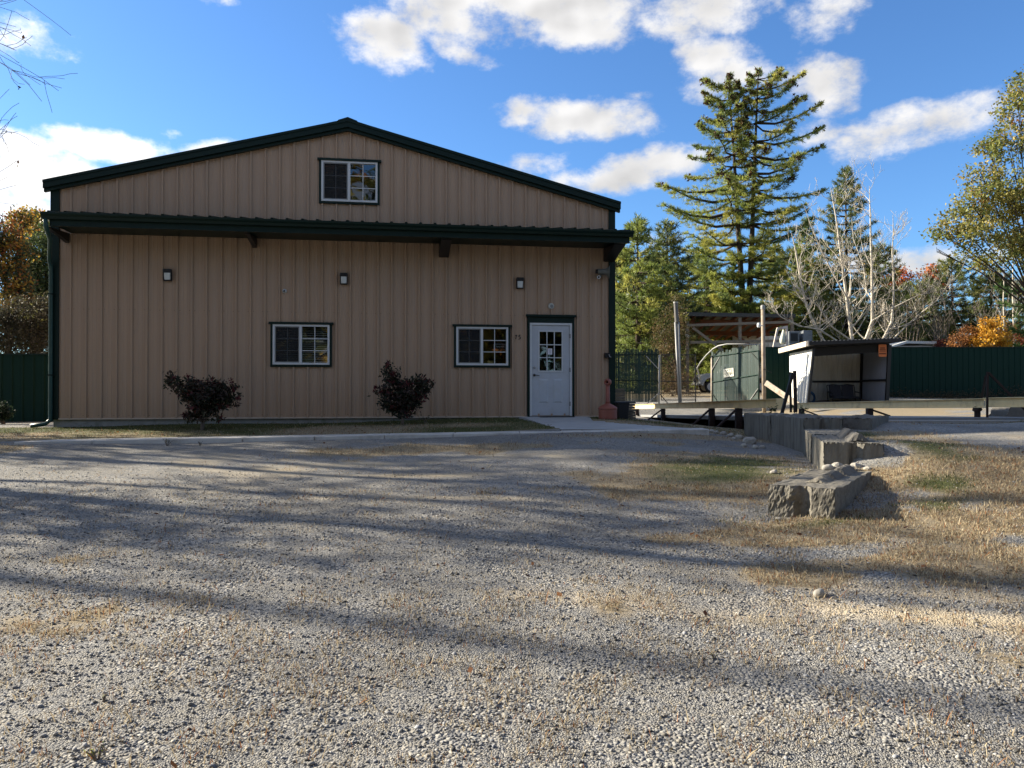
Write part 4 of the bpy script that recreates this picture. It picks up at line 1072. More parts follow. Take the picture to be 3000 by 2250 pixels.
o = thing('guard_rail', 'cream steel beam rail along the right scale edge, sunlit yard behind it', 'rail', (0, 0, 0))
def xr(y): return 10.15 + .031 * (y - 15)
mb = MB(); ibeam(mb, (xr(12.9), 12.9, zb_rail(12.9)), (xr(16.55), 16.55, zb_rail(16.55) + .012), .205, .11); ibeam(mb, (xr(16.6), 16.6, zb_rail(16.6)), (xr(28.5), 28.5, zb_rail(28.5)), .205, .11); mb.build('beam', M['rail'], o)
for y, brace in ((16.85, 0), (22.3, 1), (28, 1)):
    z1 = zb_rail(y); x_ = xr(y)
    mb = MB()
    if not brace: mb.tube([(x_, y, dz(y) - .02), (x_, y, z1 - .07), (x_, y, z1 - .05), (x_ - .02, y - .02, z1 - .003)], [.062, .062, .10, .085], 12)
    else:
        mb.box(x_ - .08, x_ + .08, y - .08, y + .08, dz(y) - .02, z1 - .002); mb.bar((x_ + .05, y, z1 - .04), (x_ + .55, y - .1, dz(y)), .08, .05)
    mb.build('post', M['rust'], o, bevel=.006)
# braced upright at the right
p = at(2892, 1222, 16.2)
o = thing('braced_post', 'thin dark steel post with two slanting braces in front of the right rail', 'post', (p.x, p.y, dz(16.2)))
mb = MB(); mb.bar((0, 0, -.02), (.015, 0, .96), .035, .035); mb.build('upright', M['rust'], o)
mb = MB(); mb.bar((.03, .0, .945), (.90, .0, .06), .04, .04, (0, 1, 0)); mb.build('brace', M['rust'], o)
mb = MB(); mb.bar((.0, .03, .87), (.53, 1.1, .22), .04, .04, (0, 1, 0)); mb.build('brace', M['rust'], o)
# stakes, leaning board by the left rail end
def stake(pa, pb, Y_, w_, lab, mat):
    a = at(*pa, Y_); b = at(*pb, Y_); o = thing('steel_stake', lab, 'stake', b, 0, 'dark stakes by the left rail end'); mb = MB(); mb.bar((0, 0, -.15), a - b, w_, w_); mb.build('stake_rod', mat, o); return o
stake((2322, 1092), (2289, 1195), 15.0, .055, 'dark stake leaning to the right at the left rail end', M['black'])
stake((2315, 1090), (2317, 1186), 15.2, .035, 'thin black upright stake between the leaning one and the thicker one', M['black'])
stake((2328, 1086), (2331, 1186), 15.4, .055, 'thicker rusty upright stake nearest the white shelter wall', M['rust'])
a = at(2243, 1121, 34); b = at(2338, 1186, 33)
o = thing('leaning_board', 'long pale plank leaning from the tall pipe post towards the shelter', 'plank', b); mb = MB(); mb.bar((0, 0, 0), a - b, .05, .24, (0, 0, 1)); mb.build('plank_body', M['palewood'], o)
# ---------------------------------------------------------------- fences
def metal_fence(name, label, x0, x1, y, ztop, pitch=.3, lean=0.0, zlow=None):
    o = thing(name, label, 'fence', (0, 0, 0), 0)
    mb = MB(); x = x0; ts = [x0]; hs = [0]
    c = x0 + .1
    while c < x1 - .1:
        ts += [c - .035, c - .015, c + .015, c + .035]; hs += [0, .03, .03, 0]; c += pitch
    ts.append(x1); hs.append(0)
    for a, b, ha, hb in zip(ts[:-1], ts[1:], hs[:-1], hs[1:]):
        za, zb_ = gz(a, y) - .05, gz(b, y) - .05
        mb.add([(a, y - ha, za), (b, y - hb, zb_), (b, y - hb, ztop), (a, y - ha, ztop)], [(0, 1, 2, 3)])
    mb.build('fence_panel', M['greenfence'], o, recalc=False)
    mb = MB(); mb.box(x0, x1, y - .045, y + .06, ztop - .005, ztop + .03); mb.build('top_cap', M['green'], o)
    x = x0 + .2
    while x < x1:
        mb = MB(); mb.box(x - .05, x + .05, y + .005, y + .105, gz(x, y) - .3, ztop - .01); mb.build('post', M['green'], o); x += 3.2
    return o
metal_fence('metal_fence', 'dark green ribbed metal fence left of the tan building', -24, -10.25, 21.5, at(60, 1039, 21.5).z)
metal_fence('metal_fence', 'long dark green ribbed metal fence behind the white shelter, across the right side', at(2243, 1100, 40).x, 32, 40, at(2800, 1018, 40).z)
p = at(15, 1215, 18.5)

# ---------------------------------------------------------------- gates
GSL = pm('green_slat', (.0045, .025, .020), .45, 0, .35, 30, 0, 60, .4)
GY = 38.0
def pole(mb, a, b, r, n=10): mb.tube([a, b], r, n)
def slat_panel(o, tl, tr, bl, br, over, seed, gap=.0, wd=.068, step=.071):
    """upright plastic slats woven in wire between two rails; corners are world points"""
    r = random.Random(seed)
    mb = MB(); n = int((tr - tl).length / step)
    for i in range(n):
        f = (i + .5) / n
        t_ = tl.lerp(tr, f); b = bl.lerp(br, f); d = (tr - tl).normalized()
        h = over * r.choice((1, 1, .75, .9, .45))
        w_ = wd * r.uniform(.82, 1)
        for s_ in (0,):
            q = [b - d * w_ / 2, b + d * w_ / 2, t_ + d * w_ / 2 + Vector((0, 0, h)), t_ - d * w_ / 2 + Vector((r.uniform(-.015, .015), 0, h))]
            off = Vector((0, r.choice((-.012, .004)), 0))
            mb.hexa([p_ + off for p_ in (q[0], q[1], q[1] + Vector((0, .006, 0)), q[0] + Vector((0, .006, 0)), q[3], q[2], q[2] + Vector((0, .006, 0)), q[3] + Vector((0, .006, 0)))])
    return mb.build('slats', GSL, o)
def wire_mesh(o, tl, tr, bl, br, step=.085, r=.0035):
    mb = MB(); W_ = (tr - tl).length; H_ = (tl - bl).length; ex = (tr - tl).normalized(); ez = (tl - bl).normalized()
    for s_ in (1, -1):
        k = -H_ if s_ > 0 else 0.0
        while k < (W_ if s_ > 0 else W_ + H_):
            # line x = k + s*z
            z0_, z1_ = 0.0, H_
            if s_ > 0: z0_ = max(0, -k); z1_ = min(H_, W_ - k)
            else: z0_ = max(0, k - W_); z1_ = min(H_, k)
            if z1_ - z0_ > .02:
                mb.bar(bl + ex * (k + s_ * z0_) + ez * z0_, bl + ex * (k + s_ * z1_) + ez * z1_, r * 2, r * 2, (0, 1, 0))
            k += step
    return mb.build('wire_mesh', M['black'], o)
# left section with green slats
o = thing('chain_link_fence', 'chain link fence section with frayed green slats beside the building corner', 'fence', (0, 0, 0))
tl, tr, bl, br = at(1770, 1039, GY), at(1931, 1039, GY), at(1770, 1178, GY), at(1931, 1178, GY)
slat_panel(o, tl, tr, bl, br, .29, 1)
for a, b in ((tl, tr), (at(1770, 1115, GY), at(1931, 1115, GY))):
    mb = MB(); pole(mb, a - Vector((0, .03, 0)), b - Vector((0, .03, 0)), .024); mb.build('rail', M['green'], o)
mb = MB(); a = at(1932, 1040, GY - .1); b = at(1930.5, 1196, GY - .1); pole(mb, a, b, .042, 12); mb.build('post', M['galv'], o, smooth=True)
for pa, pb, mt in (((1893, 1043), (1931, 1083), M['galv']), ((1931, 1151), (1890, 1188), M['galv'])):
    mb = MB(); pole(mb, at(*pa, GY - .12), at(*pb, GY - .12), .022, 8); mb.build('brace', mt, o)
o = thing('walk_gate', 'narrow see-through wire mesh gate in a thin black frame', 'gate', (0, 0, 0))
tl, tr, bl, br = at(1937, 1039.5, GY), at(2038, 1039.5, GY), at(1937, 1172, GY), at(2038, 1172, GY)
mb = MB()
for a, b in ((tl, tr), (at(1937, 1117, GY), at(2038, 1117, GY)), (bl, br)): pole(mb, a, b, .022, 8)
pole(mb, tl, bl, .022, 8); pole(mb, tr, br - Vector((0, 0, .1)), .028, 8); pole(mb, at(1934, 1155, GY), at(1960, 1186, GY), .02, 8)
mb.build('gate_frame', M['black'], o); wire_mesh(o, tl, tr, bl, br)
# the big leaf, standing half open, with a lettered board
o = thing('slatted_gate', 'tall half open gate leaf filled with green slats, lettered board on it', 'gate', (0, 0, 0))
tl, tr, bl, br = at(2084, 1045, 38.4), at(2222, 1027, 35.6), at(2084, 1192, 38.4), at(2222, 1190, 35.6)
slat_panel(o, tl, tr, bl, br, .28, 2)
fw = Vector((-.0, -.05, 0))
for a, b in ((tl, tr), (at(2084, 1120, 38.4), at(2222, 1097, 35.6)), (bl, br)):
    mb = MB(); pole(mb, a + fw, b + fw, .028); mb.build('gate_rail', M['greenfence'], o)
for a, b, mt in ((tl + Vector((0, 0, .05)), bl, M['palewood']), (tr, br, M['green'])):
    mb = MB(); pole(mb, a + fw * 1.2, b + fw * 1.2, .04); mb.build('gate_stile', mt, o, smooth=True)
for pa, pb, mt in (((2107, 1046), (2084, 1085), M['galv']), ((2198, 1032), (2222, 1058), M['green']), ((2222, 1135), (2196, 1172), M['galv']), ((2086, 1155), (2102, 1178), M['green'])):
    f0, f1 = (pa[0] - 2084) / 138, (pb[0] - 2084) / 138
    mb = MB(); pole(mb, at(*pa, 38.4 - 2.8 * f0) + fw * 1.5, at(*pb, 38.4 - 2.8 * f1) + fw * 1.5, .02, 8); mb.build('brace', mt, o)
# lettered board on the gate: RAY'S and three lines too worn to read
yc = 38.4 - 2.8 * (2134 - 2084) / 138 - .12
ca, cb, cd = at(2119.5, 1082, yc + .28), at(2149, 1077.5, yc - .28), at(2121, 1106, yc + .28)
ex = (cb - ca); W_ = ex.length; H_ = (ca - cd).length
sg = thing('gate_sign', 'small pale worn board lettered in dark on the green slatted gate', 'sign', (ca + cb) / 2 - Vector((0, 0, H_ / 2)), math.atan2(ex.y, ex.x))
sg.rotation_euler = (0, -math.asin(ex.z / W_), math.atan2(ex.y, ex.x))
b = MB(); b.box(-W_ / 2, W_ / 2, 0, .012, -H_ / 2, H_ / 2); b.build('board', pm('sign_board', (.52, .53, .47), .7, 0, .12, 12, wear=(.33, .29, .24), wear_amt=.5, wear_s=8), sg)
INK = pm('sign_ink', (.07, .07, .05), .7)
sign_text("RAY'S", .17, INK, sg, (0, -.002, H_ * .27), width=W_ * .74, font_bold=True)
b = MB()
for z, q0, q1, h_ in ((.02, -.42, .40, .016), (-.13, -.40, .44, .018), (-.24, .10, .26, .03), (-.34, -.30, -.12, .016)): b.box(W_ * q0, W_ * q1, -.002, -.0003, H_ * z - h_, H_ * z + h_)
b.build('worn_print', INK, sg)
# tall pipes
o = thing('pipe_post', 'tall leaning grey pipe post with twin light conduits, behind the mesh gate', 'post', at(1993, 1180, 37.6))
base = Vector(o.location)
mb = MB(); mb.tube([at(1979.5, 887, 37.6) - base, at(1983, 944, 37.6) - base], .10, 14); mb.build('pipe_top', pm('dark_pipe', (.12, .115, .11), .6, .2, .2), o, smooth=False)
for dx in (-4.2, 4.2):
    mb = MB(); mb.tube([at(1983 + dx, 944, 37.6) - base, at(1993 + dx * .6, 1194, 37.6) - base], [.058, .046], 10); mb.build('conduit', M['galv'], o, smooth=True)
mb = MB(); mb.tube([at(1979.5, 884, 37.6) - base, at(1979.5, 888.5, 37.6) - base], .112, 14); mb.build('cap', M['galv'], o)
base = at(2239, 1190, 35.2); base.z = gz(base.x, base.y)
o = thing('pipe_post', 'thick weathered pipe post with pale cap, at the hinge side of the slatted gate', 'post', base)
mb = MB(); mb.tube([at(2235, 905, 35.2) - base, Vector((0, 0, -.2))], [.088, .092], 18); mb.build('pipe', pm('weathered_pipe', (.31, .26, .20), .7, .1, .25, 5, .15, 40, .3, wear=(.18, .11, .07), wear_amt=.6, wear_s=3), o, smooth=True)
mb = MB(); mb.lathe([(.10, 0), (.105, .10), (.10, .17), (.06, .2)], 18, at(2235, 905, 35.2) - base - Vector((0, 0, .02))); mb.build('cap', M['galv'], o, smooth=False)
lp = at(2223, 952, 35.0) - base
mb = MB(); mb.lathe([(.05, -.12), (.075, -.09), (.085, 0), (.07, .08), (.03, .1)], 14, lp); mb.bar(lp, lp + Vector((.2, .1, -.03)), .04, .04); mb.build('flood_lamp', M['white'], o, smooth=False)
for z in (1.3, 1.95):
    mb = MB(); mb.lathe([(.10, 0), (.10, .03)], 16, (-.005, 0, z)); mb.bar((.05, -.08, z), (.35, -.06, z - .12), .02, .03); mb.build('chain_band', M['black'], o)
# bent pipe over the gap
o = thing('bent_pipe', 'light bent pipe arching over the gap left of the slatted gate', 'pipe', at(2052, 1112, 40))
base = Vector(o.location)
pp = [(2052, 1112), (2047, 1095), (2042.5, 1078), (2052, 1062), (2070, 1040), (2089, 1022), (2105, 1013), (2130, 1008), (2170, 1008), (2229, 1011)]
mb = MB(); mb.tube([at(x, y, 40 - .4 * i) - base for i, (x, y) in enumerate(pp)], .036, 10); mb.build('pipe', M['galv'], o, smooth=True)

# ---------------------------------------------------------------- old pickup behind the gate
TY = 50.0
fl = at(2034, 1151, TY); TS = 2250 / TY
zg = gz(at(2060, 1151, TY).x, TY)
o = thing('pickup_truck', 'old pale grey pickup truck, front half showing left of the slatted gate', 'pickup truck', (fl.x, TY, zg))
GP = pm('grey_paint', (.40, .42, .42), .4, .1, .12, 4, 0, 60, .5, wear=(.22, .15, .10), wear_amt=.4, wear_s=3)
def arch(cx, r, z0, n=10): return [(cx - r * math.cos(math.pi * i / n), z0 + r * math.sin(math.pi * i / n)) for i in range(n + 1)]
side = [(.12, .52)] + [(.12, .95), (.25, 1.16), (.7, 1.24), (1.55, 1.27), (1.62, 1.25)] + [(1.62, .45)] + list(reversed(arch(.82, .50, .45)))[0:0]
low = [(x, z) for x, z in reversed(arch(.86, .50, .46))]
side = [(.14, .55), (.12, .95), (.25, 1.16), (.7, 1.24), (1.62, 1.28), (1.62, .42), (1.40, .42)] + low + [(.34, .46)]
mb = MB(); mb.prism(side, lambda u, v, d: (u, d, v), -.92, .92); body = mb.build('body', GP, o, bevel=.03)
cab = [(1.63, .40), (1.63, 1.28), (2.05, 1.82), (2.20, 1.88), (3.0, 1.88), (3.12, 1.28), (3.12, .40)]
mb = MB(); mb.prism(cab, lambda u, v, d: (u, d, v), -.86, .86); mb.build('cab', GP, o, bevel=.03)
mb = MB(); mb.prism([(1.86, 1.34), (2.12, 1.74), (2.92, 1.74), (2.98, 1.34)], lambda u, v, d: (u, d, v), -.868, -.862); mb.build('side_window', M['black'], o)
bed = [(3.16, .50), (3.16, 1.15), (5.2, 1.15), (5.2, .50), (4.75, .46)] + [(x, z) for x, z in reversed(arch(4.15, .50, .46))] + [(3.6, .46)]
mb = MB(); mb.prism(bed, lambda u, v, d: (u, d, v), -.92, .92); mb.build('bed', GP, o, bevel=.03)
fe = MB(); n_ = 10
for i in range(n_):
    a0_, a1_ = math.pi * i / n_, math.pi * (i + 1) / n_
    q = [(.86 - .50 * math.cos(a0_), .46 + .50 * math.sin(a0_)), (.86 - .50 * math.cos(a1_), .46 + .50 * math.sin(a1_)), (.86 - .60 * math.cos(a1_), .46 + .60 * math.sin(a1_)), (.86 - .60 * math.cos(a0_), .46 + .60 * math.sin(a0_))]
    fe.prism(q, lambda u, v, d: (u, d, v), -1.0, -.925)
fe.build('fender', GP, o)
for cx in (.86, 4.15):
    for sd in (-.93, .72):
        w_ = MB(); w_.lathe([(.26, 0), (.37, .01), (.385, .05), (.385, .17), (.37, .21), (.26, .22)], 28, (cx, sd, .385), (0, 1, 0)); wl = w_.build('wheel', M['rubber'], o, smooth=False)
        r_ = MB(); r_.lathe([(.255, -.002), (.24, .03), (.12, .05), (.08, .01), (.05, -.005)], 24, (cx, sd, .385), (0, 1, 0)); r_.build('rim', pm('pale_rim', (.55, .54, .5), .5), wl, smooth=False)
for sd in (-.68, .68):
    h_ = MB(); h_.lathe([(.09, 0), (.09, .03), (.03, .045)], 16, (.125, sd, .88), (-1, 0, 0)); h_.build('headlight', M['white'], o)
mb = MB(); mb.box(.0, .10, -.9, .9, .48, .62); mb.build('bumper', M['galv'], o, bevel=.02)
mb = MB(); mb.box(.10, .117, -.5, .5, .66, 1.0); mb.build('grille', M['black'], o)

# ---------------------------------------------------------------- open pole shed
SY = 52.0
o = thing('pole_shed', 'open pole shed with dark flat roof and brown rafters beyond the gates', 'shed', (0, 0, 0))
fl_, fr_ = at(1997, 914, SY), at(2330, 920, SY); D_ = 9.0
drop = 1.05
mb = MB()
q = [fl_, fr_, fr_ + Vector((0, D_, -drop)), fl_ + Vector((0, D_, -drop))]
mb.hexa([p_ - Vector((0, 0, .08)) for p_ in q] + q); mb.build('roof', pm('shed_roof', (.05, .055, .055), .6, .2), o)
mb = MB(); mb.hexa([fl_ + Vector((-.02, -.05, -.26)), fr_ + Vector((0, -.05, -.26)), fr_ + Vector((0, -.004, -.26)), fl_ + Vector((-.02, -.004, -.26)), fl_ + Vector((-.02, -.05, -.02)), fr_ + Vector((0, -.05, -.02)), fr_ + Vector((0, -.004, -.02)), fl_ + Vector((-.02, -.004, -.02))]); mb.build('fascia', pm('shed_fascia', (.055, .06, .062), .6), o)
n = 10
for i in range(n + 1):
    a = fl_.lerp(fr_, (i + .3) / (n + .6)) + Vector((0, .05, -.18)); mb = MB(); mb.bar(a, a + Vector((0, D_ - .1, -drop)), .06, .18); mb.build('rafter', M['rafter'], o)
for fy, hz_ in ((.12, .32), (.55, .30)):
    a = fl_ + Vector((.1, D_ * fy, -drop * fy - .42)); b = fr_ + Vector((-.1, D_ * fy, -drop * fy - .42)); mb = MB(); mb.bar(a, b, .08, hz_); mb.build('girder', M['rafter'], o)
for px, w_ in ((2013.5, .20), (2167, .20), (2320, .2)):
    p = at(px, 925, SY + .2); mb = MB(); mb.box(p.x - w_ / 2, p.x + w_ / 2, SY + .1, SY + .3, gz(p.x, SY) - .3, p.z - .1); mb.build('post', M['wood'], o)
for pa, pb, h_ in (((2012, 953), (2325, 943), .17), ((2022, 1003), (2325, 998), .18)):
    mb = MB(); mb.bar(at(*pa, SY), at(*pb, SY), .06, h_); mb.build('rail', M['wood'], o)
mb = MB(); mb.bar(at(2030, 960, SY - .1), at(2118, 1027, SY - .1), .06, .17); mb.build('brace', M['wood'], o)
mb = MB(); mb.bar(at(2150, 978, SY + 6), at(2195, 1010, SY + 6), .06, .2); mb.build('brace', M['rafter'], o)
a = at(2146, 1000, SY + 7.5); b = at(2350, 1000, SY + 7.5)
ribbed('back_wall', (a.x, a.y, 0), (b.x, b.y, 0), (0, -1, 0), lambda p: fl_.z - drop * .85 - .2, M['cream'], o, .5, .03, gz(a.x, a.y) - .2)
mb = MB(); mb.bar(at(2146, 976, SY + 7.4), at(2350, 972, SY + 7.4), .05, .16); mb.build('girt', M['black'], o)
p = at(2010, 983, SY - .1)
mb = MB(); mb.lathe([(.10, 0), (.13, .1), (.10, .25)], 12, p, (.6, -.7, -.3)); mb.bar(p, p + Vector((0, .2, .15)), .05, .05); mb.build('yard_lamp', M['white'], o)

# ---------------------------------------------------------------- the small white shelter by the scale
HY, HB = 35.0, 38.2
o = thing('shelter', 'small open white metal shelter with flat black roof beside the scale', 'shelter', (0, 0, 0))
FLt, FLb, FRt, FRb = at(2384, 1022, HY), at(2366, 1196, HY), at(2606, 1012, HY), at(2597, 1196, HY)
BLt, BLb = at(2313, 1036, HB), at(2313, 1190, HB); BRt, BRb = at(2526, 1036, HB), at(2522, 1190, HB)
zf = gz(12.5, 36.5)
def wall_strip(name, a_t, a_b, b_t, b_b, nrm, mat, pitch, h, seed=0):
    n = max(2, int((b_b - a_b).length / pitch)); mb = MB(); fr_ = []
    for i in range(n):
        for q, hh_ in ((0, 0), (.62, 0), (.72, h), (.88, h)): fr_.append(((i + q) / n, hh_))
    fr_.append((1, 0)); nrm = Vector(nrm)
    for (f0, h0), (f1, h1) in zip(fr_[:-1], fr_[1:]):
        mb.add([a_b.lerp(b_b, f0) + nrm * h0, a_b.lerp(b_b, f1) + nrm * h1, a_t.lerp(b_t, f1) + nrm * h1, a_t.lerp(b_t, f0) + nrm * h0], [(0, 1, 2, 3)])
    return mb.build(name, mat, o, recalc=False)
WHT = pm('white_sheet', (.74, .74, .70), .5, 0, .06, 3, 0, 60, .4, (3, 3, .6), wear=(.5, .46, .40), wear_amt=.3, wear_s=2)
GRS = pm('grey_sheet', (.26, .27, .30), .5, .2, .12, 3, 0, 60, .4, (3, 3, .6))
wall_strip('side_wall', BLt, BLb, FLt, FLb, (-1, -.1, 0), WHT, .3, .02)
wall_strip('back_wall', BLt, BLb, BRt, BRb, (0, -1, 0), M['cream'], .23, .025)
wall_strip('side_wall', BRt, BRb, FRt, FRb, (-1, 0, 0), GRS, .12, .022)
for a, b, w_ in ((FLt, FLb, .10), (FRt, FRb, .15), (BRt + Vector((0, -.08, 0)), BRb + Vector((0, -.08, 0)), .20), (BLt + Vector((.07, -.08, 0)), BLb + Vector((.07, -.08, 0)), .1)):
    mb = MB(); mb.bar(a + Vector((0, 0, .02)), b, w_, .12, (0, 1, 0)); mb.build('post', M['black'], o)
mb = MB(); mb.bar(at(2380, 1118, HB - .05), at(2520, 1118, HB - .05), .05, .10); mb.build('girt', M['black'], o)
mb = MB(); mb.bar(BRt.lerp(BRb, .52) + Vector((-.06, 0, 0)), FRt.lerp(FRb, .55) + Vector((-.06, 0, 0)), .06, .09); mb.build('girt', M['black'], o)
RFl, RFr, RBr, RBl = at(2371, 1001, 34.5), at(2641, 991, 34.5), at(2530, 1010, 38.7), at(2285, 1024, 38.7)
mb = MB(); top = [RFl, RFr, RBr, RBl]
mb.hexa([p_ - Vector((0, 0, .15)) for p_ in top] + top); mb.build('roof', pm('tar_roof', (.018, .018, .019), .7, 0, .3, 8, .4, 30), o)
rs = MB()
for i in range(24):
    a = RFl.lerp(RFr, (i + .5) / 24) + Vector((0, -.012, .01)); rs.hexa([a + Vector(q) for q in ((-.05, 0, -.009), (.05, 0, -.009), (.05, .6, -.009), (-.05, .6, -.009), (-.03, 0, .022), (.03, 0, .022), (.03, .6, .022), (-.03, .6, .022))])
rs.build('roof_ribs', M['black'], o)
mb = MB(); mb.bar(RFl + Vector((-.05, -.02, -.075)), RBl + Vector((-.05, 0, -.07)), .06, .23); mb.build('edge_board', M['palewood'], o)
mb = MB(); mb.bar(FLt + Vector((0, -.0, -.16)), FRt + Vector((0, 0, -.10)), .05, .36); mb.build('header', M['dark'], o)
mb = MB(); p0_, p1_ = at(2366, 1196, HY), at(2597, 1196, HY)
mb.hexa([(p0_.x, HY, zf - .3), (p1_.x, HY, zf - .3), (BRb.x, HB, zf - .3), (BLb.x, HB, zf - .3), (p0_.x, HY, zf + .1), (p1_.x, HY, zf + .1), (BRb.x, HB, zf + .1), (BLb.x, HB, zf + .1)]); mb.build('floor_slab', M['concrete'], o)
ZF = zf + .1
a, b = at(2574, 1009, HY - .1), at(2597.5, 1045, HY - .1)
sg = thing('notice_board', 'orange notice with dark lines of print on the shelter front post', 'sign', ((a.x + b.x) / 2, HY - .1, (a.z + b.z) / 2)); hw, hh = (b.x - a.x) / 2, (a.z - b.z) / 2
mb = MB(); mb.prism([(-hw + .03, -hh), (hw - .03, -hh), (hw, -hh + .03), (hw, hh - .03), (hw - .03, hh), (-hw + .03, hh), (-hw, hh - .03), (-hw, -hh + .03)], lambda u, v, d: (u, d, v), 0, .01); mb.build('board', pm('orange_sign', (.55, .16, .045), .6, 0, .06), sg)
mb = MB()
for z, w_, t_ in ((.42, .6, .025), (.18, .76, .02), (-.08, .76, .02), (-.50, .86, .03)): mb.box(-hw * w_, hw * w_, -.003, -.0004, hh * z - t_, hh * z + t_)
mb.build('print', pm('sign_brown', (.14, .035, .01), .7), sg)
mb = MB(); mb.bar((.0, .011, -hh * .2), (.05, .14, -hh * .2), .04, .04); mb.build('fixing', M['black'], sg)
# two-seat garden bench in the shelter
a, b = at(2430, 1175, 37.0), at(2514, 1175, 37.0); Wd = b.x - a.x
o = thing('garden_loveseat', 'dark two-seat garden bench with padded back inside the shelter', 'bench', ((a.x + b.x) / 2, 37.0, ZF))
FAB = pm('charcoal_cloth', (.045, .045, .055), .85, 0, .15, 12); FRM = M['black']; hw = Wd / 2
mb = MB(); mb.box(-hw + .08, hw - .08, -.32, .25, .36, .44); mb.build('seat', FAB, o, bevel=.03)
for s_ in (-1, 1):
    mb = MB(); c = s_ * (hw - .08) / 2; w_ = (hw - .10) / 2 - .015
    mb.hexa([(c - w_, .17, .44), (c + w_, .17, .44), (c + w_, .26, .44), (c - w_, .26, .44), (c - w_, .30, .98), (c + w_, .30, .98), (c + w_, .38, .98), (c - w_, .38, .98)]); mb.build('back_cushion', FAB, o, bevel=.03)
    mb = MB(); x_ = s_ * (hw - .03); mb.tube([(x_, .30, .66), (x_, .0, .64), (x_, -.30, .60)], .025, 8); mb.tube([(x_, -.30, .60), (x_, -.33, .0)], .022, 8); mb.tube([(x_, .22, .0), (x_, .30, .66), (x_, .38, .96)], .022, 8); mb.build('arm', FRM, o)
mb = MB(); mb.tube([(-hw + .03, .385, .97), (-hw * .5, .39, 1.01), (0, .39, .97), (hw * .5, .39, 1.01), (hw - .03, .385, .97)], .02, 8); mb.tube([(-hw + .05, -.3, .34), (hw - .05, -.3, .34)], .02, 8); mb.build('frame', FRM, o)
p = at(2393, 1178, 36.6)
o = thing('hose_reel', 'blue coil of hose leaning on the shelter back wall', 'hose', (p.x, 37.6, ZF))
mb = MB()
for i in range(4):
    r_ = .34 - .035 * i; mb.tube([(r_ * math.cos(2 * math.pi * k / 24), -.03 * i + .05, .36 + r_ * math.sin(2 * math.pi * k / 24)) for k in range(25)], .024, 8)
mb.build('hose', pm('blue_hose', (.02, .07, .14), .5), o, smooth=True)

# ---------------------------------------------------------------- things showing above the fence
o = thing('box_trailer', 'white flat roofed trailer top showing above the fence right of the shelter', 'trailer', (0, 0, 0))
a, b = at(2655, 999, 44), at(2741, 1003, 44); c = at(2600, 1017, 44); zg = gz(b.x, 44)
mb = MB(); mb.box(a.x - .9, b.x, 44, 46.3, zg + .5, a.z - .28); mb.build('box', pm('dull_white', (.36, .36, .34), .6), o)
mb = MB(); mb.hexa([(a.x, 43.9, a.z - .14), (b.x, 43.9, b.z - .1), (b.x, 46.4, b.z - .1), (a.x, 46.4, a.z - .14), (a.x, 43.9, a.z), (b.x, 43.9, b.z + .05), (b.x, 46.4, b.z + .05), (a.x, 46.4, a.z)]); mb.hexa([(c.x, 43.9, c.z - .1), (a.x - .001, 43.9, a.z - .14), (a.x - .001, 46.4, a.z - .14), (c.x, 46.4, c.z - .1), (c.x, 43.9, c.z), (a.x - .001, 43.9, a.z), (a.x - .001, 46.4, a.z), (c.x, 46.4, c.z)]); mb.build('roof', M['white'], o)
for x_ in (a.x + .3, a.x + 1.0):
    for sd in (43.95, 46.1):
        mb = MB(); mb.lathe([(.2, 0), (.34, .01), (.35, .05), (.35, .17), (.34, .2), (.2, .2)], 20, (x_, sd, zg + .35), (0, 1, 0)); mb.build('wheel', M['rubber'], o)
YR = 42.5
o = thing('pipe_rack', 'rusty white pipe frame holding a pale sack, above the fence by the shelter', 'rack', (0, 0, 0))
zg = gz(at(2280, 1000, YR).x, YR)
PW = pm('chipped_white', (.62, .56, .50), .6, 0, .2, 8, wear=(.3, .14, .08), wear_amt=.5, wear_s=5)
def ext(pa, pb):     # carry a leg on down to the ground
    a, b = at(*pa, YR), at(*pb, YR); d = (b - a); k = (a.z - zg) / (a.z - b.z); return a, a + d * k
for pa, pb in (((2278, 962), (2266, 1019)), ((2305, 957), (2303, 1010))):
    a, b = ext(pa, pb)
    if pa[0] > 2300: b = Vector((a.x, YR, zg))
    mb = MB(); mb.bar(a, b, .10, .10, (0, 1, 0)); mb.build('leg', PW, o)
mb = MB(); mb.bar(at(2277, 963, YR), at(2307, 958, YR), .12, .14); mb.build('top_bar', PW, o)
mb = MB(); mb.bar(at(2268, 1014, YR), at(2303, 1014, YR), .08, .08); mb.build('shelf', PW, o)
a = at(2296, 966, YR + .1); b = at(2292, 1008, YR + .1)
mb = MB(); mb.tube([a, a.lerp(b, .3), a.lerp(b, .65), a.lerp(b, .9), b], [.06, .10, .17, .15, .06], 12); mb.build('sack', pm('pale_sack', (.55, .58, .50), .8, 0, .15, 10, .4, 20), o, smooth=True)
o = thing('loader_cab', 'grey machine cab with dark windows above the shelter roof edge', 'machine', (0, 0, 0))
a, b = at(2312, 970, 44.5), at(2382, 1010, 44.5); zg = gz(a.x, 44.5)
CABM = pm('cab_grey', (.16, .18, .20), .6, .1, .3, 4)
mb = MB(); mb.box(a.x, b.x, 44.5, 46.2, zg + .7, b.z + .1); mb.build('body', CABM, o, bevel=.05)
mb = MB(); mb.box(a.x, a.x + .62, 44.55, 46.1, b.z + .101, a.z); mb.box(b.x - .55, b.x, 44.55, 46.1, b.z + .101, a.z + .05); mb.build('cab_frame', CABM, o, bevel=.04)
mb = MB(); mb.box(a.x + .10, a.x + .52, 44.535, 44.548, b.z + .2, a.z - .12); mb.build('cab_window', M['black'], o)
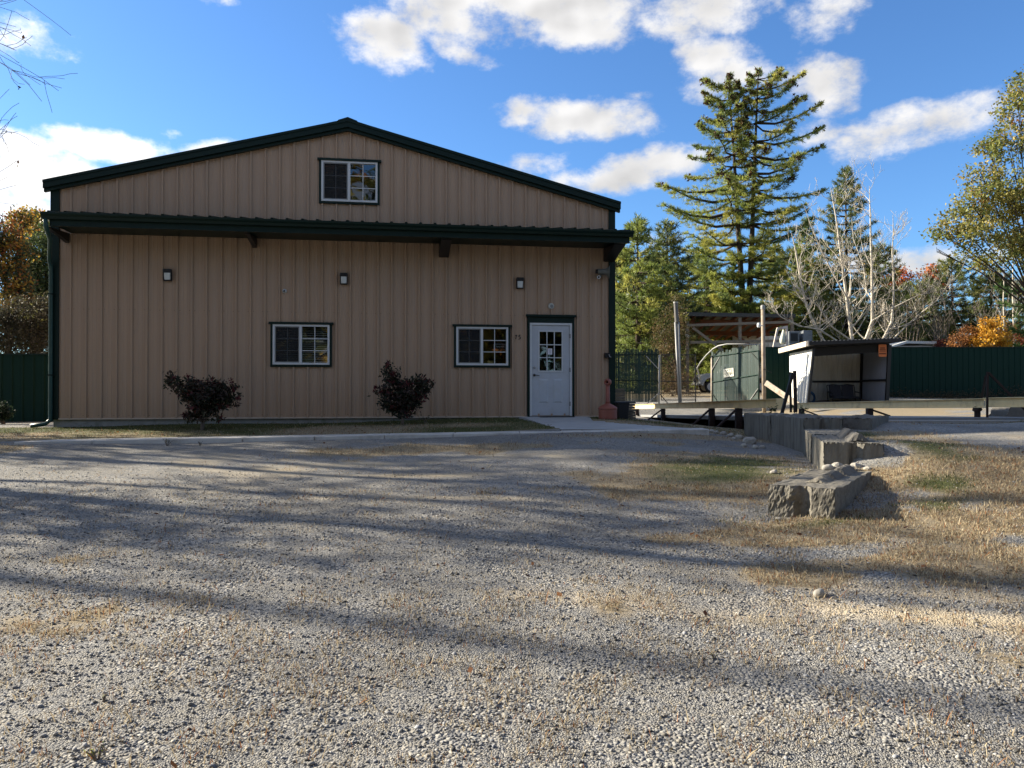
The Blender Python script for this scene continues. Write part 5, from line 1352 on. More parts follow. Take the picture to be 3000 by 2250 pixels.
for x_ in (a.x + .35, b.x - .35):
    mb = MB(); mb.lathe([(.25, 0), (.48, .02), (.5, .06), (.5, .3), (.48, .34), (.25, .35)], 22, (x_, 44.3, zg + .5), (0, 1, 0)); mb.build('wheel', M['rubber'], o)
# ---------------------------------------------------------------- growing things
def pal(choices, n, jit=.25):
    """n colours drawn from (rgb, weight) choices"""
    c = np.array([q[0] for q in choices], float); w_ = np.array([q[1] for q in choices], float); w_ /= w_.sum()
    i = NR.choice(len(c), n, p=w_)
    return c[i] * (1 + NR.uniform(-jit, jit, (n, 1)))
def unit(v): return v / np.maximum(np.linalg.norm(v, axis=1, keepdims=True), 1e-9)
def leaves_mesh(cent, size, col, parent, name='crown', mat=None, aspect=.62):
    """one small folded leaf (diamond) at every point"""
    n = len(cent)
    a = unit(NR.normal(size=(n, 3))); b = unit(np.cross(a, NR.normal(size=(n, 3))))
    a = a * size[:, None]; b = b * (size * aspect)[:, None]
    P = np.stack([cent - a, cent - b * .9, cent + a, cent + b], 1).reshape(-1, 3)
    return mesh_np(name, P, np.arange(n * 4).reshape(-1, 4), mat or LEAF, parent, np.repeat(col, 4, 0))
def tufts_mesh(cent, axis, ln, wd, k, col, parent, name='crown', spread=.75, mat=None):
    """needle tufts: k thin blades fanning out from every point about its axis"""
    n = len(cent)
    C_ = np.repeat(cent, k, 0); A = np.repeat(unit(axis), k, 0); L_ = np.repeat(ln, k) * NR.uniform(.6, 1.15, n * k)
    d = unit(A + NR.normal(size=(n * k, 3)) * spread)
    s = unit(np.cross(d, NR.normal(size=(n * k, 3)))) * (np.repeat(wd, k) / 2)[:, None]
    P = np.stack([C_ - s * .6, C_ + s * .6, C_ + d * L_[:, None] * .6 + s, C_ + d * L_[:, None], C_ + d * L_[:, None] * .6 - s], 1).reshape(-1, 3)
    cc = np.repeat(col, k, 0) * NR.uniform(.75, 1.25, (n * k, 1))
    return mesh_np(name, P, np.arange(n * k * 5).reshape(-1, 5), mat or NEEDLE, parent, np.repeat(cc, 5, 0))

PINE_COL = [((.25, .29, .07), 3), ((.18, .23, .06), 3), ((.34, .34, .08), 1.7), ((.12, .16, .05), 2.5)]
DARK_PINE = [((.11, .14, .05), 3), ((.15, .18, .055), 3), ((.25, .25, .07), 1.4)]
CONES = [((.075, .040, .024), 1), ((.11, .065, .036), 1), ((.05, .03, .02), 1)]
def pine(label, base, trunks, rfun, h0, spacing, cols, group=None, per=5, tuft=.30, tw=.035, blades_=11, dens=9, cones=None, tr=.24, rise=.08, seed=1, flat=.05, bare=.30, plate=.26, topup=.75, lvar=.55, name='pine_tree', limbs=True):
    """trunks: polylines of points relative to base; whorled limbs carrying flat sprays of needle tufts"""
    global NR
    NR = np.random.default_rng(seed)
    r = random.Random(seed)
    o = thing(name, label, 'pine tree', base, 0, group)
    tb = MB(); lb = MB(); cent = []; axs = []; tone = []; cone = []
    for tk, pts in enumerate(trunks):
        pts = [Vector(p) for p in pts]; zs = [p.z for p in pts]
        H = zs[-1]
        tb.tube(pts, [tr * max(.10, 1 - (p.z / H) * .88) for p in pts], 9)
        z = h0
        while z < H - .1:
            f = z / H
            c = Vector((float(np.interp(z, zs, [p.x for p in pts])), float(np.interp(z, zs, [p.y for p in pts])), z))
            m_ = per + r.choice((-1, 0, 0, 1)); a0 = r.uniform(0, 6.28)
            for q in range(m_):
                az_ = a0 + 6.283 * q / m_ + r.uniform(-.35, .35)
                Lb = rfun(f, az_, tk) * r.uniform(lvar, 1.12)
                if Lb < .25: continue
                up = rise + (topup * max(0, (f - .72) / .28)) + r.uniform(-.13, .12); b0_ = bare * r.uniform(.6, 1.5)
                dr = Vector((math.cos(az_), math.sin(az_), 0)); sd = Vector((-dr.y, dr.x, 0))
                def bp(s): return c + dr * (Lb * s) + Vector((0, 0, Lb * (up * s - .15 * s * (1 - s) * 2 + .10 * s * s))) + sd * (Lb * .06 * math.sin(s * 5 + az_))
                if limbs: lb.tube([bp(s) for s in (0, .3, .6, .95)], [max(.012, .022 * Lb * k) + .012 for k in (1, .75, .5, .2)], 4, cap=False)
                nt_ = max(3, int(dens * Lb * (1 if f < .85 else 1.2)))
                tn = r.random()
                for _ in range(nt_):
                    # sprays stand on side shoots that leave the limb left and right
                    s = b0_ + (1 - b0_) * (int(r.random() * 7) + .15 * r.random()) / 6.6; sg = r.choice((-1, 1)); q_ = r.random()
                    sub_ = plate * 1.5 * Lb * max(.22, 1.05 - s * .85)
                    p = bp(s) + (dr * .62 + sd * (.78 * sg)) * (q_ * sub_) + Vector((0, 0, sub_ * (.10 * q_ * q_ - .06 * q_) + r.uniform(-.4, 1) * flat * max(1, Lb * .4)))
                    cent.append(p); axs.append(dr * .6 + sd * (sg * .4) + Vector((0, 0, .5))); tone.append(tn)
                if cones and f > cones[0] and r.random() < cones[1] * (.4 + f):
                    for _ in range(r.randint(8, 18)):
                        p = bp(r.uniform(.86, 1.02)) + Vector((r.uniform(-.25, .25), r.uniform(-.25, .25), r.uniform(-.22, .12))); cone.append(p)
            z += spacing * r.uniform(.75, 1.25) * (1.0 if f < .8 else .7)
        # leader
        for _ in range(10): cent.append(pts[-1] + Vector((r.uniform(-.15, .15), r.uniform(-.15, .15), r.uniform(-.5, .2)))); axs.append(Vector((0, 0, 1))); tone.append(.5)
    tb.build('trunk', M['bark'], o, smooth=True)
    if limbs: lb.build('branches', M['bark'], o, smooth=True, recalc=False)
    cent = np.array([tuple(p) for p in cent]); axs = np.array([tuple(p) for p in axs]); n = len(cent)
    tone = np.array(tone); cs = np.array([q[0] for q in cols]); wts = np.cumsum([q[1] for q in cols]) / sum(q[1] for q in cols)
    ci = np.searchsorted(wts, tone).clip(0, len(cs) - 1); col = cs[ci] * (1 + NR.uniform(-.22, .22, (n, 1)))
    tufts_mesh(cent, axs, NR.uniform(.7, 1.2, n) * tuft, NR.uniform(.8, 1.2, n) * tw, blades_, col, o)
    if cone:
        cn = np.array([tuple(p) for p in cone]); leaves_mesh(np.repeat(cn, 3, 0) + NR.normal(size=(len(cn) * 3, 3)) * .05, NR.uniform(.07, .16, len(cn) * 3), pal(CONES, len(cn) * 3), o, 'cones')
    return o

def lobed(name, label, cat, base, lobes, clumps, per, csize, lsize, cols, tr=.12, group=None, bark='bark', seed=1, shell=.55, stems=1, leafmat=None, limb_r=.35, kind=None, crown_name='crown', aspect=.62, extra=None):
    """broad-leaved plant: stem(s), limbs into every lobe and leaf clumps spread through the lobes. lobes: (world centre, (rx, ry, rz))"""
    global NR
    NR = np.random.default_rng(seed); r = random.Random(seed)
    o = thing(name, label, cat, base, 0, group)
    if kind: o['kind'] = kind
    base = Vector(base)
    L_ = [(Vector(c) - base, Vector(s)) for c, s in lobes]
    vol = np.array([s.x * s.y * s.z for c, s in L_]) ** .8; vol /= vol.sum()
    tb = MB()
    low = min(c.z - s.z * .5 for c, s in L_); fork = Vector((sum(c.x for c, s in L_) / len(L_) * .35, sum(c.y for c, s in L_) / len(L_) * .35, max(.05, low * .75)))
    for k in range(stems):
        off = Vector((r.uniform(-1, 1), r.uniform(-1, 1), 0)) * (tr * 2.2 if stems > 1 else 0)
        tb.tube([Vector((off.x * .6, off.y * .6, -.1)), fork * .5 + off * .8, fork + off], [tr, tr * .85, tr * .7], 8)
    for c, s in L_:
        m_ = fork.lerp(c, .55) + Vector((r.uniform(-.1, .1) * s.x, r.uniform(-.1, .1) * s.y, -.12 * s.z))
        tb.tube([fork * r.uniform(.75, 1), m_, c, c + Vector((r.uniform(-.5, .5) * s.x, r.uniform(-.5, .5) * s.y, .5 * s.z))], [tr * .6, tr * limb_r, tr * limb_r * .5, tr * .06], 6)
        for q in range(5):
            e = Vector((r.uniform(-.8, .8) * s.x, r.uniform(-.8, .8) * s.y, r.uniform(-.5, .8) * s.z)); tb.tube([m_.lerp(c, r.random()), c + e * .5, c + e], [tr * .22, tr * .14, tr * .04], 4, cap=False)
    tb.build('trunk', M[bark], o, smooth=True, recalc=False)
    li = NR.choice(len(L_), clumps, p=vol)
    cc = np.array([tuple(c) for c, s in L_])[li]; ss = np.array([tuple(s) for c, s in L_])[li]
    d = unit(NR.normal(size=(clumps, 3))); rad = NR.uniform(0, 1, (clumps, 1)) ** (1 / 3.0); rad = rad * (1 - shell) + shell * NR.uniform(.7, 1.08, (clumps, 1))
    ctr = cc + d * rad * ss
    keep = ctr[:, 2] + base.z > 0
    col = pal(cols, clumps)
    n = clumps * per
    P = np.repeat(ctr, per, 0) + NR.normal(size=(n, 3)) * (csize * np.array([.55, .55, .42]))
    leaves_mesh(P, NR.uniform(.6, 1.25, n) * lsize, np.repeat(col, per, 0) * NR.uniform(.7, 1.3, (n, 1)), o, crown_name, leafmat, aspect)
    return o
def lob(px, py, Y, rx, rz, ry=None): 
    k = Y / F; p = at(px, py, Y); return (p, (rx * k, (ry or rx) * k, rz * k))

# ---- bare trees
RMIN = [.0035]
def grow(mb, tips, p, d, L_, r0, lvl, r, up=.25, wig=.22, kids=(5, 4, 4, 3), sides=(7, 5, 4, 3, 3), shrink=.55):
    k = 5; pts = [Vector(p)]; d = Vector(d).normalized()
    for i in range(k):
        d = (d + Vector((r.uniform(-wig, wig), r.uniform(-wig, wig), r.uniform(-wig, wig) + up * .25))).normalized()
        pts.append(pts[-1] + d * (L_ / k))
    rad = [max(RMIN[0], r0 * (1 - .8 * i / k)) for i in range(k + 1)]
    mb.tube(pts, rad, sides[min(lvl, 4)], cap=False)
    if lvl >= len(kids): tips.append((pts[-1], d)); return
    for q in range(kids[lvl]):
        f = r.uniform(.25, 1.0); i = min(k - 1, int(f * k)); a = pts[i].lerp(pts[i + 1], f * k - i)
        s = d.orthogonal().normalized(); s.rotate(Matrix.Rotation(r.uniform(0, 6.28), 3, d))
        nd = (d * r.uniform(.35, .9) + s * r.uniform(.5, 1.0) + Vector((0, 0, up * .5))).normalized()
        grow(mb, tips, a, nd, L_ * r.uniform(shrink * .6, shrink * 1.15), rad[i] * r.uniform(.4, .6), lvl + 1, r, up, wig, kids, sides, shrink)
def limb_px(mb, tips, pts, Y, r0, r1, r, n_side, side_len, lvl=1, up=.35, kids=(4, 3, 3, 2), dY=0.0, wig=.25):
    P = [at(px, py, Y + dY * i / max(1, len(pts) - 1)) for i, (px, py) in enumerate(pts)]
    k = len(P); rad = [r0 + (r1 - r0) * i / (k - 1) for i in range(k)]
    mb.tube(P, rad, 8, cap=False)
    for q in range(n_side):
        f = r.uniform(.12, 1.0) * (k - 1); i = min(k - 2, int(f)); a = P[i].lerp(P[i + 1], f - i); d = (P[i + 1] - P[i]).normalized()
        s = Vector((r.uniform(-1, 1), r.uniform(-.7, .7), r.uniform(-.15, .6))).normalized()
        grow(mb, tips, a, (s + d * .35), side_len * r.uniform(.5, 1.15) * (1 - .45 * f / (k - 1)), max(.016, (rad[i]) * r.uniform(.3, .5)), lvl, r, up, wig, kids)

r = random.Random(5)
BY = 47.0
o = thing('bare_tree', 'leafless many stemmed tree with pale bark behind the white shelter', 'tree', at(2490, 1175, BY))
base = Vector(o.location); tips = []
mb = MB()
stems_ = [([(2475, 1185), (2440, 1030), (2413, 1000), (2376, 930), (2358, 880), (2345, 820), (2337, 770), (2328, 720), (2318, 680)], .125, .02, 14, 2.6, -1.0),
          ([(2485, 1185), (2492, 1060), (2497, 1000), (2488, 930), (2480, 870), (2471, 800), (2460, 720), (2450, 640), (2440, 585), (2434, 550)], .15, .02, 18, 2.7, .3),
          ([(2500, 1185), (2520, 1050), (2535, 1000), (2556, 940), (2555, 860), (2554, 780), (2551, 700), (2550, 630), (2548, 590), (2547, 545)], .14, .012, 16, 2.4, .8),
          ([(2510, 1185), (2548, 1060), (2585, 1000), (2612, 945), (2618, 880), (2618, 800), (2614, 740), (2617, 680), (2616, 630)], .13, .012, 15, 2.4, -.6),
          ([(2520, 1180), (2600, 1010), (2650, 960), (2700, 915), (2745, 880), (2790, 815)], .07, .01, 10, 2.0, -1.5),
          ([(2505, 1180), (2470, 1010), (2400, 965), (2340, 955), (2290, 930), (2262, 905)], .07, .01, 10, 1.8, -2.0),
          ([(2497, 1000), (2440, 960), (2400, 900), (2350, 860), (2290, 840)], .06, .01, 9, 1.7, -1.2),
          ([(2556, 940), (2620, 900), (2690, 865), (2760, 850)], .05, .01, 8, 1.6, -1.5),
          ([(2480, 870), (2440, 800), (2400, 720), (2372, 650), (2355, 600)], .06, .01, 9, 1.8, -.8),
          ([(2488, 920), (2540, 860), (2530, 780), (2500, 700), (2495, 640)], .05, .01, 7, 1.5, .8)]
RMIN[0] = .0065
for pts, r0, r1, ns, sl_, dY in stems_: limb_px(mb, tips, pts, BY, r0, r1 * 1.1, r, int(ns * 1.4), sl_ * 1.15, 1, .45, (3, 4, 3), dY, .24)
RMIN[0] = .0035
mb.tube([at(2470, 1180, BY), at(2498, 1186, BY), at(2525, 1178, BY)], .16, 8)
mb.v = [tuple(Vector(v) - base) for v in mb.v]
mb.build('branches', M['palebark'], o, smooth=True, recalc=False)
few = [t for t in tips if r.random() < .02]
leaves_mesh(np.array([tuple(t[0] - base) for t in few]), np.full(len(few), .06), pal([((.35, .22, .04), 1)], len(few)), o, 'last_leaves')

RMIN[0] = .010
def bare_shrub(label, px, pyt, Y, wpx, n, seed, mat='twig', group='bare shrubs behind the long fence'):
    r = random.Random(seed); b = at(px, 1170, Y); b.z = gz(b.x, b.y); top = at(px, pyt, Y).z
    o = thing('bare_shrub', label, 'shrub', b, 0, group); mb = MB(); tips = []
    for i in range(n):
        d = Vector((r.uniform(-1, 1) * wpx / F * Y / max(1, top - b.z), r.uniform(-.2, .2), 1)); grow(mb, tips, Vector((r.uniform(-.25, .25), r.uniform(-.2, .2), -.1)), d, (top - b.z) * r.uniform(.75, 1.0) * 1.05, .045, 1, r, .35, .10, (4, 4, 3), shrink=.38)
    mb.build('branches', M[mat], o, smooth=True, recalc=False); return o
bare_shrub('tall grey leafless shrub behind the white trailer roof', 2655, 880, 47, 60, 9, 3)
bare_shrub('fan shaped grey leafless shrub right of the white trailer roof', 2765, 905, 46, 50, 12, 4, 'twig')
bare_shrub('grey leafless shrub behind the golden bush', 2895, 860, 49, 70, 8, 6)

RMIN[0] = .003
# left foreground: bare tree with hanging seed pods reaching in from outside the frame
r = random.Random(21)
tb_ = Vector((-13.2, 13.6, 0)); tb_.z = gz(tb_.x, tb_.y)
o = thing('bare_tree', 'leafless dark twigs with hanging seed pods at the upper left edge', 'tree', tb_)
mb = MB(); tips = []
mb.tube([(0, 0, -.1), (.05, 0, 2.5), (.15, .05, 5), (.2, .1, 8), (.1, .1, 11.5)], [.13, .12, .10, .08, .03], 10)
RMIN[0] = .0045
for q in range(26):
    zz = 4.2 + 6.6 * q / 25; d = Vector((1, r.uniform(-.25, .3), r.uniform(-.12, .42))).normalized(); L0_ = r.uniform(2.3, 3.5) * (1 - .25 * max(0, (zz - 8) / 3))
    grow(mb, tips, Vector((.15, .05, zz)), d, L0_, .026, 1, r, .04, .28, (5, 6, 5), shrink=.52)
for q in range(8):
    a_ = r.uniform(1.4, 4.9); grow(mb, tips, Vector((.15, .05, r.uniform(4.5, 10.5))), Vector((math.cos(a_), math.sin(a_), .5)), 3.0, .03, 2, r, .1, .15, (5, 5, 4), shrink=.5)
mb.build('branches', M['twig'], o, smooth=True, recalc=False)
pods = [t for t in tips if r.random() < .16 and t[0].z < 8.6]; pc = np.array([tuple(t[0] + Vector((0, 0, -.04))) for t in pods]); pc = np.repeat(pc, 2, 0) + NR.normal(size=(len(pc) * 2, 3)) * .03
leaves_mesh(pc, NR.uniform(.025, .05, len(pc)), pal([((.10, .05, .03), 1), ((.06, .035, .025), 1)], len(pc)), o, 'leaves')  # the hanging seed pods, not leaves, drawn as small diamonds

# ---- the tall twin trunk pine
PY = 62.0
pb = at(2193, 1150, PY); pb.z = gz(pb.x, pb.y) - .2
def pl(pts): return [tuple(at(px, py, PY) - pb) for px, py in pts]
T1 = [(0, 0, -.2)] + pl([(2178, 900), (2168, 760), (2160, 620), (2150, 450), (2140, 320), (2136, 232)])
T2 = [(.3, .2, -.2)] + pl([(2194, 900), (2201, 760), (2206, 620), (2212, 450), (2217, 320), (2222, 207)])
def rad_big(f, az_, tk):
    # reach of the limbs in photo px, measured from each trunk: outward side, and the shorter inner / front / back limbs
    ys = [1150, 920, 860, 800, 700, 600, 530, 450, 420, 350, 300, 255, 225]
    y = 1150 - f * (1150 - 207)
    ol = [150, 190, 225, 225, 225, 215, 225, 150, 145, 125, 112, 92, 62]; orr = [150, 190, 215, 210, 200, 185, 200, 205, 198, 155, 132, 112, 84]
    out = float(np.interp(-y, [-q for q in ys], ol if tk == 0 else orr)) * PY / F
    c = -math.cos(az_) if tk == 0 else math.cos(az_)
    return out * (.60 + .40 * max(0, c) ** .7) if c > -.1 else out * .42
pine('tallest tree, twin trunk white pine with brown cones at its top', pb, [T1, T2], rad_big, 4.5, 1.28, [((.31, .34, .08), 3), ((.23, .28, .07), 3), ((.40, .39, .09), 2), ((.14, .19, .06), 2)], None, 6, .34, .028, 8, 30, (.58, 1.6), .34, .02, 3, plate=.27, topup=.20, bare=.28, flat=.02, lvar=.62)

def std(w, shape=1.0, low=.75):
    def f_(f, az_, tk): return w * (low + (1 - low) * min(1, f / .25)) * (1 - max(0, (f - .22) / .78) ** shape * .93)
    return f_
def pine_px(label, px, pyt, Y, wpx, cols, group, seed, h0f=.05, **kw):
    b = at(px, 1150, Y); b.z = gz(b.x, b.y) - .1; H = at(px, pyt, Y).z - b.z
    kw.setdefault('spacing', .62); sp_ = kw.pop('spacing')
    return pine(label, b, [[(0, 0, -.1), (.05, 0, H * .5), (0, .05, H)]], std(wpx * Y / F, kw.pop('shape', 2.6)), H * h0f, sp_, cols, group, seed=seed, **kw)
GRP = 'pines behind the gates'
K = dict(dens=14, per=6, tuft=.40, tw=.036, spacing=.62, blades_=8, plate=.30)
pine_px('yellow-green pine against the right corner of the building', 1868, 645, 50, 125, PINE_COL, GRP, 11, .03, **K)
pine_px('narrow darker pine behind the tall leaning pipe post', 1955, 655, 54, 110, DARK_PINE, GRP, 12, .05, **K)
pine_px('slender pine half hidden behind the building corner', 1805, 700, 55, 110, PINE_COL, GRP, 13, .05, **K)
pine_px('low bright pine under the tall twin trunk pine, left side', 2070, 705, 65, 175, PINE_COL, GRP, 14, .04, shape=.8, **K)
pine_px('bright pine directly in front of the twin trunks', 2150, 775, 61.5, 140, PINE_COL, GRP, 25, .05, shape=.8, **K)
YG = [((.37, .36, .085), 3), ((.27, .30, .075), 2), ((.44, .38, .09), 1.2)]
pine_px('broad yellow-green pine behind the thick pipe post', 2270, 725, 66, 170, YG, GRP, 15, .04, shape=.8, **K)
pine_px('olive pine between the thick pipe post and the bare pale tree', 2365, 645, 67, 135, PINE_COL, GRP, 26, .04, shape=.9, **K)
pine_px('dark ragged pine behind the bare pale tree', 2480, 500, 66, 150, DARK_PINE, GRP, 16, .05, shape=1.5, **K)
pine_px('shorter dark pine right of the ragged dark pine', 2575, 720, 70, 120, DARK_PINE, GRP, 17, .05, **K)
pine_px('small bright pine under the pole shed roof', 2115, 945, 66, 65, [((.20, .25, .05), 1), ((.25, .28, .06), 1)], GRP, 18, .05, **K)
pine_px('dark spruce like pine right of the bare pale tree', 2790, 765, 72, 130, DARK_PINE, GRP, 19, .04, **K)
pine_px('dark pine filling the gap behind the grey bare shrubs', 2690, 830, 74, 130, DARK_PINE, GRP, 20, .04, **K)
pine_px('dark pine behind the two birch trunks', 2905, 800, 72, 135, DARK_PINE, GRP, 22, .04, **K)
K2 = dict(K); K2.update(spacing=1.0, per=5)
pine_px('pine with long green boughs at the right edge', 3070, 430, 44, 140, [((.09, .16, .05), 2), ((.12, .19, .055), 2), ((.06, .11, .04), 1)], GRP, 23, .06, **K2)
pine_px('dark low pine at the left end of the shelter roof, far behind', 2400, 830, 74, 150, DARK_PINE, GRP, 24, .04, **K)

for px, pt, Y_, w_, lab, sd in ((1830, 735, 70, 150, 'far pine closing the gap beside the building corner', 27), (1925, 745, 72, 150, 'far pine showing between the narrow pine and the corner pines', 28), (2020, 760, 71, 150, 'far pine left of the twin trunk pine, behind the pole shed', 29), (2330, 735, 74, 160, 'far pine right of the twin trunk pine', 30), (2610, 850, 78, 150, 'far low pine behind the orange-red maple top', 33), (2985, 830, 78, 150, 'far low pine at the right edge behind the red shrub', 34)):
    pine_px(lab, px, pt, Y_, w_, DARK_PINE, GRP, sd, .03, **K)

# ---- autumn trees and bushes on the right
OAK = [((.27, .24, .065), 3), ((.20, .21, .058), 3), ((.33, .26, .085), 1.6), ((.15, .18, .05), 2.4), ((.30, .14, .04), .15)]
OY = 40.0
lobes = [lob(2985, 330, OY, 60, 60), lob(3030, 260, OY, 70, 60), lob(2960, 420, OY, 75, 55), lob(2900, 440, OY + 1, 45, 35), lob(2880, 520, OY, 60, 45), lob(2960, 540, OY - 1, 70, 50), lob(2850, 600, OY, 65, 50), lob(2920, 620, OY + 1, 70, 50), lob(3010, 600, OY, 70, 60),
         lob(2800, 655, OY, 55, 40), lob(2870, 690, OY - 1, 65, 35), lob(2765, 685, OY, 35, 25), lob(2940, 700, OY, 60, 40), lob(3020, 700, OY, 60, 40), lob(2745, 735, OY, 18, 18), lob(2830, 745, OY, 40, 16), lob(2905, 770, OY + 1, 55, 20), lob(3080, 400, OY, 80, 90), lob(3090, 560, OY, 80, 80), lob(2985, 755, OY, 45, 25)]
b = at(3085, 1150, OY); b.z = gz(b.x, b.y)
lobed('oak_tree', 'tall oak with olive and bronze leaves leaning in at the right edge', 'tree', b, lobes, 760, 30, .42, .085, OAK, .085, None, 'bark', 31, .35)
YEL = [((.55, .30, .03), 3), ((.62, .36, .05), 3), ((.45, .22, .02), 1)]
b = at(2905, 1150, 42.3); b.z = gz(b.x, b.y)
lobed('golden_bush', 'bright golden yellow bush above the fence', 'bush', b, [lob(2905, 985, 42.3, 42, 40), lob(2925, 945, 42.3, 22, 25), lob(2885, 950, 42.3, 16, 18), lob(2880, 1000, 42.3, 30, 30), lob(2935, 1000, 42.3, 25, 35)], 150, 16, .22, .075, YEL, .05, None, 'twig', 41, .4, 3)
b = at(2815, 1150, 42.8); b.z = gz(b.x, b.y)
lobed('bronze_bush', 'bronze brown bush left of the golden bush', 'bush', b, [lob(2840, 985, 42.8, 26, 30), lob(2805, 1000, 42.8, 28, 24), lob(2820, 965, 42.8, 14, 16)], 95, 15, .22, .06, [((.26, .11, .03), 2), ((.34, .16, .06), 2), ((.16, .07, .03), 1)], .04, None, 'twig', 42, .4, 3)
b = at(2762, 1150, 44); b.z = gz(b.x, b.y)
lobed('red_shrub', 'dull red shrub just above the fence, left of the bronze bush', 'shrub', b, [lob(2770, 1010, 44, 28, 16), lob(2750, 1016, 44, 16, 12)], 55, 14, .2, .05, [((.20, .05, .035), 2), ((.13, .04, .03), 1)], .03, None, 'twig', 43, .4, 3)
b = at(2980, 1150, 46); b.z = gz(b.x, b.y)
lobed('red_shrub', 'red and russet shrub right of the golden bush', 'shrub', b, [lob(2975, 985, 46, 30, 26), lob(3005, 1000, 46, 28, 30), lob(2965, 965, 46, 14, 16)], 100, 14, .25, .055, [((.24, .06, .035), 2), ((.22, .11, .04), 2), ((.15, .04, .03), 1)], .03, None, 'twig', 44, .4, 3)
b = at(2690, 1150, 80); b.z = gz(b.x, b.y)
lobed('maple_tree', 'distant orange-red maple top between the bare tree and the oak', 'tree', b, [lob(2728, 805, 80, 28, 28), lob(2745, 830, 80, 30, 25), lob(2640, 815, 80, 35, 25), lob(2600, 830, 80, 26, 22)], 160, 18, .6, .13, [((.42, .10, .04), 2), ((.40, .18, .05), 2), ((.28, .10, .04), 1)], .2, None, 'bark', 45, .4)
for i, (px, pt, Y_, lab) in enumerate(((2942, 790, 47, 'pale birch trunk behind the golden bush'), (2969, 745, 48, 'thinner pale birch trunk at the right of the other birch'))):
    b = at(px, 1150, Y_); b.z = gz(b.x, b.y); r = random.Random(50 + i)
    o = thing('birch_tree', lab, 'tree', b, 0, 'two birches behind the golden bush'); mb = MB(); tips = []; H = at(px, pt, Y_).z - b.z
    mb.tube([(0, 0, -.1), (.05, 0, H * .4), (-.02, 0, H * .75), (.05, 0, H)], [.055, .05, .04, .02], 8)
    for q in range(9):
        z = H * r.uniform(.45, .98); grow(mb, tips, Vector((.03, 0, z)), Vector((r.uniform(-1, 1), r.uniform(-.5, .5), .8)), r.uniform(1.0, 2.0), .02, 2, r, .3, .15, (4, 4, 4))
    mb.build('trunk', M['palebark'], o, smooth=True, recalc=False)
    t_ = [q for q in tips if r.random() < .25] or tips[:4]
    leaves_mesh(np.array([tuple(q[0]) for q in t_]), np.full(len(t_), .07), pal(YEL, len(t_)), o, 'last_leaves')
# brush between the gate posts
b = at(1965, 1150, 44.5); b.z = gz(b.x, b.y)
lobed('brush_thicket', 'brown tangle of brush behind the mesh gate', 'shrub', b, [lob(1965, 1130, 44.5, 45, 40, 30), lob(2000, 1120, 44.5, 40, 45, 30), lob(1940, 1105, 44.8, 30, 40, 20), lob(2020, 1145, 44.5, 30, 25, 20), lob(1980, 1075, 45, 40, 35, 20)], 300, 16, .3, .05, [((.15, .095, .04), 3), ((.10, .065, .03), 3), ((.19, .13, .05), 1)], .03, None, 'twig', 46, .2, 4, aspect=.25)
b = at(1985, 1150, 46.5); b.z = gz(b.x, b.y)
lobed('cedar_tree', 'rusty brown and olive cedar behind the tall leaning pipe post', 'tree', b, [lob(1965, 950, 46.5, 45, 50), lob(1945, 990, 46.5, 40, 40), lob(1985, 900, 46.5, 30, 40), lob(1990, 1000, 46.5, 45, 40), lob(1935, 1030, 46, 30, 22)], 260, 20, .35, .07, [((.12, .10, .04), 3), ((.16, .10, .05), 2), ((.09, .09, .03), 2)], .1, None, 'bark', 47, .35, aspect=.3)

# ---- left side, behind the fence
b = at(20, 1150, 30); b.z = gz(b.x, b.y)
lobed('maple_tree', 'orange and yellow maple at the left edge behind the dark fence', 'tree', b, [lob(5, 690, 30, 45, 45), lob(60, 745, 30, 35, 35), lob(20, 800, 29.5, 45, 40), lob(65, 830, 29.5, 35, 30), lob(30, 880, 29.5, 45, 40), lob(-40, 760, 30, 60, 90), lob(85, 880, 29.5, 25, 20), lob(60, 650, 31, 40, 25)], 420, 24, .35, .065, [((.34, .16, .03), 2.5), ((.36, .24, .04), 2.5), ((.29, .09, .03), 1), ((.07, .08, .03), 4), ((.05, .06, .025), 3)], .16, None, 'bark', 61, .35)
lb = [lob(110, 900, 34, 60, 60), lob(160, 900, 34, 60, 70), lob(60, 880, 34, 50, 60), lob(110, 740, 34, 55, 60), lob(70, 780, 34, 50, 50), lob(140, 820, 34, 50, 60), lob(95, 860, 34, 60, 60), lob(150, 720, 34, 40, 50), lob(130, 680, 35, 45, 35), lob(60, 700, 35, 40, 40), lob(190, 780, 34, 60, 90)]
b = at(115, 1150, 34); b.z = gz(b.x, b.y)
lobed('evergreen_tree', 'dark green evergreen between the orange maple and the building', 'tree', b, lb, 800, 26, .34, .08, [((.07, .10, .035), 3), ((.11, .135, .04), 2), ((.045, .065, .028), 2)], .18, None, 'bark', 62, .35, aspect=.35)
b = at(100, 1150, 38); b.z = gz(b.x, b.y)
lobed('maple_tree', 'yellow crown showing above the evergreen beside the building edge', 'tree', b, [lob(120, 655, 38, 40, 30), lob(150, 690, 38, 30, 40), lob(60, 660, 38, 40, 22), lob(90, 640, 38, 40, 22)], 150, 22, .4, .08, [((.40, .28, .04), 3), ((.42, .14, .05), 1.5), ((.16, .16, .04), 1.5)], .16, None, 'bark', 63, .35)
pine_px('pine top rising behind the yellow crown at far left', 95, 625, 46, 90, DARK_PINE, None, 64, .3, dens=9, tuft=.34)
b = at(60, 1150, 25); b.z = gz(b.x, b.y)
